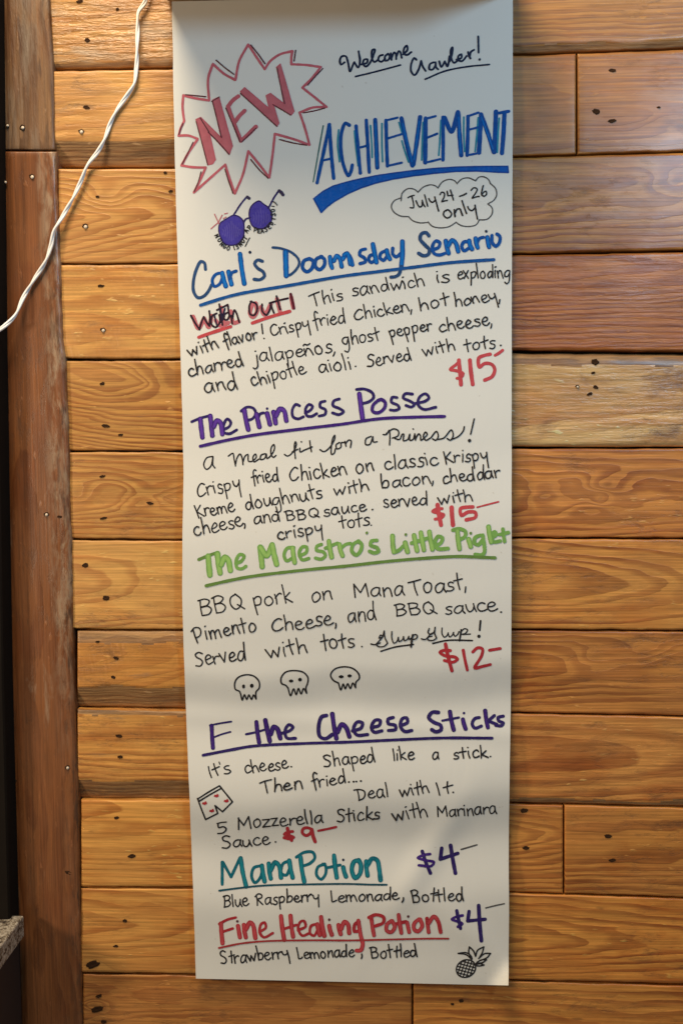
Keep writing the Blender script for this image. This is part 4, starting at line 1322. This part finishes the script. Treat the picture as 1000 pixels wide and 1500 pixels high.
TG, TH = (270, 620, 4), (510, 640, 4)
k = Ink(*TG)
k.many(2.1, BLACK, [(166, 194), (132, 202), (114, 244), (130, 270), (156, 250), (168, 196)], [(168, 196), (168, 245), (180, 262)], [(258, 192), (284, 176), (292, 210), (300, 250)], [(300, 240), (310, 200), (326, 180), (338, 200), (344, 242)],
       [(344, 225), (356, 192), (372, 182), (376, 222), (398, 222), (422, 196), (416, 180), (402, 198), (408, 226), (436, 210)], [(474, 178), (450, 186), (446, 212), (470, 206), (480, 180), (484, 206), (504, 192), (528, 148), (524, 124), (510, 140), (508, 182), (522, 200), (536, 188)],
       [(586, 182), (604, 192), (636, 168), (656, 120), (650, 108), (644, 130), (650, 206)], [(632, 168), (664, 152)], [(676, 146), (678, 168), (704, 156)], [(684, 108), (686, 109)], [(734, 102), (738, 135), (744, 166)], [(700, 158), (748, 138)],
       [(794, 154), (816, 166), (852, 140), (880, 90), (880, 70), (868, 90), (862, 182), (876, 176), (884, 150)], [(908, 112), (888, 126), (894, 150), (916, 140), (918, 114), (938, 112)], [(940, 106), (946, 134)], [(944, 118), (962, 98), (976, 102), (972, 142)])
k.at(*TF)
k.many(2.1, BLACK, [(166, 304), (138, 318), (136, 350), (158, 350), (176, 308)], [(176, 306), (180, 336), (200, 334)], [(234, 294), (252, 294), (268, 270), (272, 305), (270, 352)], [(252, 288), (292, 262), (320, 274), (318, 300), (286, 314)],
       [(300, 316), (326, 322), (342, 292), (350, 292), (348, 328), (372, 322), (384, 292), (384, 326), (402, 322), (412, 290)], [(402, 262), (404, 263)], [(412, 292), (416, 326)], [(416, 318), (434, 290), (444, 300), (446, 326), (466, 312), (482, 292), (472, 280), (460, 304), (474, 326), (502, 312)],
       [(502, 312), (534, 276), (544, 304), (530, 326), (512, 318)], [(535, 322), (574, 314), (618, 268), (628, 300), (612, 326), (594, 316)], [(620, 322), (660, 302), (686, 270), (690, 250)], [(746, 206), (736, 250), (726, 292)])
k.dot((720, 328), 2.6, BLACK)
k.build('menu_text', 'black cursive line under the purple heading')
k = Ink(*TG)
k.word('Crispy', (72, 432), (328, 388), 52).word('fried', (396, 356), (552, 336), 48).word('Chicken', (612, 344), (952, 304), 54, cap=.85)
k.at(*TH).word('on', (48, 222), (150, 198), 55).word('classic', (208, 196), (522, 162), 52).word('Krispy', (562, 156), (818, 134), 46)
k.at(*TG).word('Kreme', (76, 558), (292, 512), 50).word('doughnuts', (356, 508), (808, 436), 50).word('with', (874, 428), (1082, 392), 42)
k.at(*TH).word('bacon,', (192, 302), (502, 268), 46).word('cheddar', (548, 272), (888, 238), 48)
k.at(*TG).word('cheese,', (58, 664), (362, 598), 52).word('and', (404, 592), (562, 574), 48).word('BBQ', (590, 572), (788, 552), 36).word('sauce', (814, 544), (1064, 516), 42)
k.at(*TH).word('served', (202, 416), (462, 398), 46).word('with', (526, 400), (728, 370), 44)
k.many(2.4, BLACK, [(140, 425), (142, 425)])
k.at(*TG).word('crispy', (544, 682), (808, 642), 46).word('tots.', (908, 616), (1104, 598), 46)
k.build('menu_text', 'black handwritten description of the second dish')
k = Ink(*TH)
k.many(4.6, RED2, [(548, 420), (512, 424), (494, 436), (524, 446), (558, 456), (545, 474), (508, 482)])
k.many(6.4, RED2, [(522, 398), (530, 455), (542, 516)], [(604, 414), (607, 465), (612, 516)])
k.many(5.4, RED2, [(728, 410), (690, 412), (656, 420), (662, 460), (700, 440), (744, 444), (744, 470), (690, 486)])
k.many(2.6, RED2, [(754, 412), (815, 396), (878, 380)])
k.build('price_lettering', 'red price overlapping the second dish text')

# --- third dish
TI, TJ = (270, 760, 4), (510, 760, 4)
k = Ink(*TI)
k.many(4.8, OLIVE, [(86, 238), (140, 216), (196, 196)])
k.many(5.0, GREEN, [(302, 262), (336, 246), (350, 218), (326, 208), (304, 244), (310, 288), (340, 292), (360, 278)], [(640, 168), (602, 172), (584, 214), (600, 246), (634, 228)],
       [(674, 216), (714, 196), (716, 166), (692, 164), (672, 200), (690, 240), (728, 232)], [(802, 150), (776, 160), (774, 184), (814, 194), (826, 215), (802, 236), (768, 230)], [(826, 172), (896, 142)], [(918, 172), (944, 150), (972, 144)])
k.duo(8.4, GREEN, GREEN2, [(140, 218), (144, 270), (150, 330)], [(194, 205), (200, 260), (210, 318)], [(216, 270), (238, 225), (256, 238), (270, 302)], [(444, 166), (450, 220), (456, 280)], [(446, 168), (482, 216), (514, 152)], [(514, 152), (526, 210), (540, 266)])
k.duo(7.0, GREEN, GREEN2, [(634, 170), (638, 210), (646, 256)], [(846, 130), (852, 175), (862, 224)], [(908, 150), (914, 185), (926, 216)])
k.at(*TJ)
k.many(5.6, GREEN, [(60, 130), (28, 150), (20, 188), (46, 212), (70, 190), (78, 150), (58, 130)], [(166, 126), (136, 130), (130, 154), (168, 170), (176, 190), (152, 200), (124, 190)],
       [(500, 160), (540, 142), (550, 112), (526, 102), (506, 140), (522, 174), (582, 174)], [(612, 66), (650, 58), (686, 76), (680, 106), (648, 122)], [(772, 96), (742, 110), (738, 142), (760, 152), (786, 122)],
       [(840, 110), (866, 92), (856, 76), (838, 100), (850, 134), (888, 130)], [(370, 142), (462, 114)], [(266, 196), (296, 184), (320, 160)])
k.duo(7.0, GREEN, GREEN2, [(258, 100), (260, 150), (266, 194)], [(332, 140), (338, 165), (346, 192)], [(384, 96), (392, 140), (402, 186)], [(424, 80), (432, 130), (442, 182)], [(474, 76), (482, 130), (492, 178)],
      [(638, 70), (642, 120), (650, 176)], [(704, 120), (710, 140), (716, 162)], [(820, 46), (826, 90), (836, 136)])
k.many(5.4, GREEN, [(786, 96), (794, 150), (796, 196), (780, 212), (742, 208)], [(904, 60), (908, 95), (914, 132)], [(884, 92), (936, 80)])
k.dot((336, 92), 2.2, OLIVE)
k.dot((716, 84), 2.2, OLIVE)
k.dot((108, 82), 2.2, OLIVE)
k.many(4.6, OLIVE, [(-832, 392), (-700, 362), (-560, 336), (-260, 300), (0, 275), (200, 252), (400, 234), (640, 220), (756, 224), (858, 228)])
k.build('heading_lettering', 'green third dish heading with green underline')

TK, TL = (270, 840, 4), (510, 840, 4)
k = Ink(*TK)
k.word('BBQ', (86, 244), (348, 206), 60).word('pork', (404, 200), (630, 164), 58).word('on', (736, 170), (866, 156), 56)
k.at(*TL).word('Mana', (26, 138), (328, 128), 58, cap=.9).word('Toast,', (362, 126), (694, 92), 58)
k.at(*TK).word('Pimento', (60, 400), (422, 338), 54).word('Cheese,', (508, 345), (892, 298), 52, cap=.9).word('and', (952, 288), (1124, 274), 60)
k.at(*TL).word('BBQ', (270, 252), (512, 236), 46).word('sauce', (560, 238), (868, 214), 50)
k.many(2.3, BLACK, [(892, 226), (895, 226)])
k.at(*TK).word('Served', (62, 548), (360, 506), 54).word('with', (484, 496), (720, 462), 54).word('tots', (800, 450), (998, 430), 54)
k.at(*TL)
k.many(2.3, BLACK, [(78, 428), (80, 428)])
k.at(535, 905, 5.556)
k.many(1.9, BLACK, [(44, 212), (78, 218), (112, 186), (140, 150), (122, 140), (110, 165)], [(110, 165), (135, 158), (152, 106)], [(152, 108), (158, 160), (180, 206)], [(180, 206), (150, 232), (108, 234), (88, 218), (120, 204)],
       [(214, 112), (214, 165), (232, 206), (256, 190), (268, 158)], [(266, 160), (274, 192), (300, 178), (310, 152)], [(308, 154), (318, 186), (342, 172), (352, 150)], [(352, 150), (356, 176), (376, 160)],
       [(378, 156), (404, 134), (422, 148), (410, 170), (384, 176)])
k.many(2.9, BLACK, [(384, 138), (376, 185), (370, 236)])
k.many(1.9, BLACK, [(454, 170), (486, 176), (522, 140), (540, 124)], [(518, 86), (508, 120), (532, 134), (558, 112), (566, 76)], [(566, 78), (562, 125), (578, 164)], [(578, 164), (548, 184), (508, 178), (506, 160), (540, 150)],
       [(622, 82), (622, 130), (642, 158), (664, 142), (672, 122)], [(670, 124), (684, 156), (706, 140), (716, 118)], [(714, 120), (726, 150), (748, 136), (760, 112)],
       [(772, 118), (804, 88), (830, 98), (812, 126), (786, 134), (852, 132)])
k.many(2.7, BLACK, [(778, 98), (772, 140), (764, 186)])
k.at(*TL)
k.many(2.4, BLACK, [(190, 456), (270, 432), (380, 416)], [(494, 410), (580, 392), (725, 393)])
k.many(3.0, BLACK, [(773, 278), (768, 332)])
k.dot((764, 368), 2.6, BLACK)
k.build('menu_text', 'black handwritten description of the third dish ending in underlined cursive')
k = Ink(*TL)
k.many(4.6, RED, [(596, 452), (562, 450), (536, 462), (570, 484), (624, 490), (638, 502), (612, 520), (562, 510)], [(672, 450), (682, 505), (696, 566)], [(728, 460), (756, 436), (784, 442), (780, 480), (740, 554), (780, 546), (830, 534)], [(826, 450), (888, 440)])
k.many(5.4, RED, [(568, 414), (584, 490), (606, 570)])
k.build('price_lettering', 'red price at the right of the third dish')


def skull(outline, teeth, eyes, lab):
    k = Ink(*TK)
    k.many(2.3, BLACK, outline)
    k.s_(teeth, 2.2, BLACK)
    for x, y, rx, ry in eyes:
        k.fill([(x + math.cos(i * .5236) * rx, y + math.sin(i * .5236) * ry) for i in range(12)], lin(28, 25, 28))
    k.build('skull_drawing', lab)


skull([(332, 712), (322, 690), (300, 680), (295, 645), (312, 612), (358, 594), (408, 602), (438, 635), (438, 672), (420, 694), (420, 735)],
      [(420, 735), (405, 712), (394, 738), (378, 712), (366, 738), (352, 710), (340, 742), (331, 712)], [(347, 662, 9, 13), (395, 658, 11, 13)], 'roundest skull, on the left')
skull([(608, 672), (594, 656), (570, 645), (566, 615), (590, 580), (640, 569), (698, 580), (724, 612), (720, 648), (712, 668), (716, 702)],
      [(716, 702), (698, 674), (684, 706), (668, 674), (655, 710), (640, 676), (622, 716), (607, 672)], [(625, 630, 13, 10), (677, 622, 11, 12)], 'middle skull')
skull([(902, 642), (872, 626), (856, 596), (878, 562), (930, 547), (985, 556), (1020, 588), (1024, 615), (1004, 638), (1002, 670)],
      [(1002, 670), (986, 642), (972, 674), (956, 646), (942, 676), (930, 648), (916, 682), (902, 642)], [(918, 605, 15, 10), (967, 600, 13, 10)], 'widest skull, on the right')

# --- fourth dish
TM, TN = (270, 1030, 4), (510, 1030, 4)
k = Ink(*TM)
k.many(2.8, DPURP, [(150, 130), (210, 118), (275, 108)], [(168, 202), (220, 182), (270, 168)])
k.many(3.4, DPURP, [(362, 182), (420, 170), (476, 154)])
k.duo(6.2, DPURP, PURPLE, [(160, 132), (163, 195), (168, 262)], [(422, 110), (428, 170), (438, 230)])
k.duo(7.0, DPURP, PURPLE, [(474, 100), (486, 160), (500, 222)], [(506, 182), (524, 138), (544, 150), (562, 206)], [(866, 64), (876, 135), (890, 206)], [(896, 170), (922, 124), (946, 142), (966, 196)])
k.many(4.6, DPURP, [(572, 176), (620, 160), (636, 140), (612, 126), (590, 158), (600, 204), (650, 206)])
k.many(5.8, DPURP, [(832, 72), (804, 80), (786, 136), (794, 196), (826, 208), (866, 184)])
k.at(*TN)
k.many(5.0, DPURP, [(24, 162), (74, 146), (82, 116), (52, 110), (30, 150), (50, 186), (112, 184)], [(134, 142), (180, 130), (186, 102), (156, 100), (134, 144), (152, 170), (196, 162)], [(262, 84), (232, 94), (234, 120), (274, 130), (276, 154), (234, 160)],
       [(304, 132), (346, 112), (340, 86), (316, 90), (304, 134), (330, 166), (370, 160)], [(766, 84), (740, 90), (724, 120), (740, 146), (778, 134)], [(906, 76), (876, 84), (880, 104), (906, 116), (896, 132), (862, 130)])
k.many(5.6, DPURP, [(526, 54), (490, 54), (470, 84), (500, 112), (540, 130), (542, 156), (512, 168), (488, 155)])
k.duo(6.4, DPURP, PURPLE, [(594, 50), (602, 100), (616, 156)], [(670, 95), (676, 122), (686, 150)], [(800, 44), (806, 90), (816, 142)])
k.many(3.6, DPURP, [(550, 102), (646, 84)])
k.many(4.8, DPURP, [(854, 72), (818, 104)], [(818, 104), (868, 124)])
k.dot((676, 58), 2.0, DPURP)
k.many(4.4, DPURP, [(-850, 305), (-700, 276), (-560, 252), (-260, 236), (0, 228), (300, 214), (560, 204), (840, 205)])
k.build('heading_lettering', 'dark violet fourth dish heading with violet underline')
k = Ink(*TM)
k.word("It's", (144, 438), (274, 404), 46).word('cheese', (354, 414), (608, 382), 46)
k.many(2.3, BLACK, [(625, 372), (627, 372)])
k.word('Shaped', (814, 374), (1118, 346), 46)
k.at(*TN).word('like', (256, 336), (382, 330), 42).word('a', (486, 334), (528, 330), 44).word('stick', (610, 328), (812, 316), 42)
k.many(2.3, BLACK, [(830, 312), (832, 312)])
k.at(*TM).word('Then', (448, 528), (692, 502), 46).word('fried', (748, 496), (946, 466), 44)
for q in ((962, 462), (990, 460), (1006, 459), (1032, 456)):
    k.many(2.7, BLACK, [q, (q[0] + 2, q[1])])
k.at(*TN).word('Deal', (46, 568), (236, 546), 48, cap=.95).word('with', (302, 552), (474, 528), 46).word('It', (516, 536), (602, 526), 42)
k.many(2.3, BLACK, [(612, 522), (614, 522)])
k.at(*TM).word('5', (184, 768), (256, 760), 46).word('Mozzerella', (312, 738), (812, 706), 48).word('Sticks', (888, 696), (1140, 682), 46)
k.at(*TN).word('with', (258, 692), (466, 664), 50).word('Marinara', (518, 668), (864, 650), 46, cap=.92)
k.at(270, 1140, 4).word('Sauce', (216, 414), (500, 386), 44)
k.many(2.3, BLACK, [(533, 373), (535, 373)])
k.build('menu_text', 'black handwritten description of the fourth dish')

TO = (270, 1140, 4)
k = Ink(*TO)
k.many(4.4, RED, [(634, 312), (602, 316), (586, 328), (618, 338), (640, 346), (618, 356), (584, 348)], [(746, 300), (722, 290), (696, 296), (690, 318), (712, 336), (738, 322), (746, 298)])
k.many(5.2, RED, [(604, 294), (612, 330), (628, 364)], [(746, 302), (754, 340), (766, 372)])
k.many(3.6, RED, [(784, 308), (835, 298), (888, 286)])
k.build('price_lettering', 'small red price beside the word for sauce')
k = Ink(*TO)
k.many(2.3, BLACK, [(78, 122), (140, 82), (206, 44)], [(206, 44), (245, 92), (282, 138)], [(282, 138), (224, 196)], [(224, 196), (180, 160)], [(180, 160), (196, 206)], [(196, 206), (125, 242)], [(125, 242), (100, 180), (78, 118)], [(88, 134), (150, 96), (218, 58)])
for hx, hy in ((187, 103), (118, 147), (245, 133), (160, 191)):
    k.fill([(hx + dx, hy + dy) for dx, dy in ((0, -4), (4, -12), (10, -11), (15, -2), (14, 8), (2, 10), (-12, 8), (-15, 0), (-9, -6), (-5, -9))], RED)
k.build('shorts_drawing', 'small outline of shorts with red hearts')

# --- potions
TP, TQ, TR = (510, 1170, 4), (290, 1290, 4.1667), (510, 1290, 4)
k = Ink(*TO)
k.many(4.4, TEAL, [(222, 492), (222, 560), (222, 622)], [(226, 492), (274, 578)], [(274, 578), (326, 466)], [(452, 512), (408, 524), (394, 576), (414, 612), (448, 576), (456, 516)], [(618, 484), (578, 500), (568, 556), (596, 568), (620, 522)],
       [(656, 462), (702, 434), (752, 434), (764, 466), (736, 498), (694, 514)], [(822, 502), (782, 520), (774, 566), (800, 592), (826, 562), (826, 512), (810, 502)], [(828, 526), (912, 508)])
k.duo(6.6, TEAL, TEAL2, [(330, 468), (342, 550), (362, 634)], [(454, 512), (460, 555), (470, 604)], [(494, 500), (498, 545), (506, 588)], [(506, 540), (532, 492), (554, 512), (566, 582)], [(614, 482), (622, 530), (634, 582)], [(680, 462), (688, 535), (702, 606)],
      [(876, 452), (882, 515), (892, 582)], [(930, 522), (936, 550), (946, 576)])
k.dot((930, 478), 2.0, NAVY)
k.at(*TP)
k.duo(6.6, TEAL, TEAL2, [(62, 360), (34, 368), (20, 416), (40, 464), (66, 442), (74, 390), (60, 360)], [(104, 366), (106, 410), (112, 450)], [(108, 396), (140, 350), (168, 360), (180, 410), (188, 476)])
k.at(*TQ)
k.many(2.8, lin(30, 82, 100), [(130, 61), (260, 44), (400, 30), (700, 22), (917, 20), (1050, 24), (1150, 25)])
k.build('heading_lettering', 'teal drink heading with thin teal underline')
k = Ink(*TQ)
k.word('Blue', (150, 164), (306, 154), 44).word('Raspberry', (348, 152), (738, 124), 44).word('Lemonade', (808, 132), (1222, 118), 42)
k.at(*TP)
k.many(2.3, BLACK, [(322, 580), (322, 592), (314, 606)])
k.word('Bottled', (368, 606), (672, 598), 44)
k.build('menu_text', 'black handwritten drink description under the teal heading')
k = Ink(*TQ)
k.word('Strawberry', (136, 512), (556, 470), 46).word('Lemonade', (606, 482), (950, 464), 42)
k.many(2.3, BLACK, [(998, 448), (1000, 462), (996, 474)])
k.at(*TR).word('Bottled', (130, 456), (404, 446), 44)
k.build('menu_text', 'black handwritten drink description under the red heading')
k = Ink(*TP)
k.many(4.0, PURPLE, [(478, 324), (440, 330), (406, 346), (450, 360), (500, 372), (486, 394), (412, 390)])
k.many(5.2, DPURP, [(432, 308), (452, 370), (480, 436)], [(546, 290), (538, 354)], [(538, 354), (640, 320)])
k.many(5.8, DPURP, [(598, 274), (610, 350), (626, 436)])
k.many(2.2, GREY, [(660, 297), (705, 284), (752, 270)])
k.build('price_lettering', 'violet price beside the teal heading')
k = Ink(*TR)
k.many(4.0, PURPLE, [(668, 204), (630, 212), (606, 226), (640, 240), (666, 252), (640, 270)])
k.many(5.0, DPURP, [(634, 176), (644, 226), (656, 280)], [(706, 180), (698, 236)], [(698, 236), (800, 226)])
k.many(5.8, DPURP, [(762, 146), (768, 250), (778, 352)])
k.many(2.2, GREY, [(804, 160), (860, 146), (912, 135)])
k.build('price_lettering', 'violet price beside the red heading')
k = Ink(*TQ)
k.many(4.0, RED, [(130, 264), (180, 238), (230, 225)], [(152, 312), (212, 292)], [(376, 312), (414, 286), (406, 256), (386, 264), (376, 314), (402, 346), (456, 320)], [(520, 296), (600, 270)],
       [(610, 302), (656, 280), (646, 246), (626, 250), (610, 290), (636, 336), (676, 322)], [(718, 266), (690, 276), (684, 322), (708, 336), (730, 300)])
k.duo(6.4, RED, RED2, [(140, 262), (144, 320), (150, 382)], [(244, 276), (250, 310), (256, 346)], [(280, 270), (284, 310), (292, 346)], [(294, 296), (316, 256), (334, 268), (350, 350)], [(506, 216), (514, 290), (526, 362)], [(564, 214), (570, 280), (580, 342)],
      [(728, 266), (734, 300), (742, 332)], [(750, 222), (758, 280), (770, 336)], [(800, 276), (806, 304), (816, 330)], [(856, 270), (862, 300), (870, 326)], [(872, 296), (894, 252), (914, 266), (922, 320)])
k.dot((240, 248), 2.0, DARKRED)
k.dot((800, 238), 2.0, DARKRED)
k.at(*TR)
k.many(5.0, RED, [(62, 240), (38, 256), (36, 298), (62, 294)], [(120, 216), (160, 200), (206, 215), (204, 246), (158, 266)], [(270, 256), (336, 240)])
k.duo(5.8, RED, RED2, [(58, 234), (72, 320), (84, 375), (72, 408), (48, 410)], [(134, 216), (140, 265), (150, 320)], [(252, 236), (226, 256), (224, 292), (250, 302), (272, 270), (256, 236)], [(294, 200), (300, 250), (310, 306)], [(344, 246), (350, 275), (356, 302)],
      [(412, 226), (386, 250), (384, 284), (406, 298), (432, 266), (420, 226)], [(460, 222), (464, 260), (470, 302)], [(470, 250), (500, 210), (524, 236), (540, 302)])
k.dot((350, 210), 2.0, DARKRED)
k.at(*TQ)
k.many(2.8, lin(176, 62, 66), [(128, 411), (260, 384), (400, 370), (700, 364), (917, 365), (1150, 360), (1400, 354), (1526, 354)])
k.build('heading_lettering', 'red drink heading with thin red underline')

k = Ink(*TR)
a = math.radians(-28)
el = [(688 + 58 * math.cos(t) * math.cos(a) - 50 * math.sin(t) * math.sin(a), 515 + 58 * math.cos(t) * math.sin(a) + 50 * math.sin(t) * math.cos(a)) for t in [i * math.pi / 8 for i in range(16)]]
k.s_(el, 2.2, BLACK, closed=True)
for i in range(-2, 3):
    h = math.sqrt(max(0, 1 - (i / 2.9) ** 2))
    for b in (a + .75, a - .75 + math.pi / 2 * 0, ):
        c_, s_ = math.cos(b), math.sin(b)
        ox, oy = -s_ * i * 18, c_ * i * 18
        k.s_([(688 + ox - c_ * 50 * h, 515 + oy - s_ * 50 * h), (688 + ox + c_ * 50 * h, 515 + oy + s_ * 50 * h)], 1.7, BLACK)
k.many(2.1, BLACK, [(722, 462), (690, 434), (642, 426)], [(642, 426), (690, 422), (716, 440), (724, 456)], [(722, 456), (704, 420), (708, 388)], [(708, 388), (732, 412), (744, 442)], [(744, 444), (756, 408), (792, 388)], [(792, 388), (784, 420), (768, 448)],
       [(762, 456), (796, 428), (832, 426)], [(832, 426), (810, 452), (770, 468)], [(752, 478), (780, 464), (808, 464)], [(808, 464), (785, 480), (748, 484)], [(742, 492), (770, 486), (794, 494)], [(794, 494), (768, 500), (744, 498)])
k.build('pineapple_drawing', 'small black cross hatched pineapple')
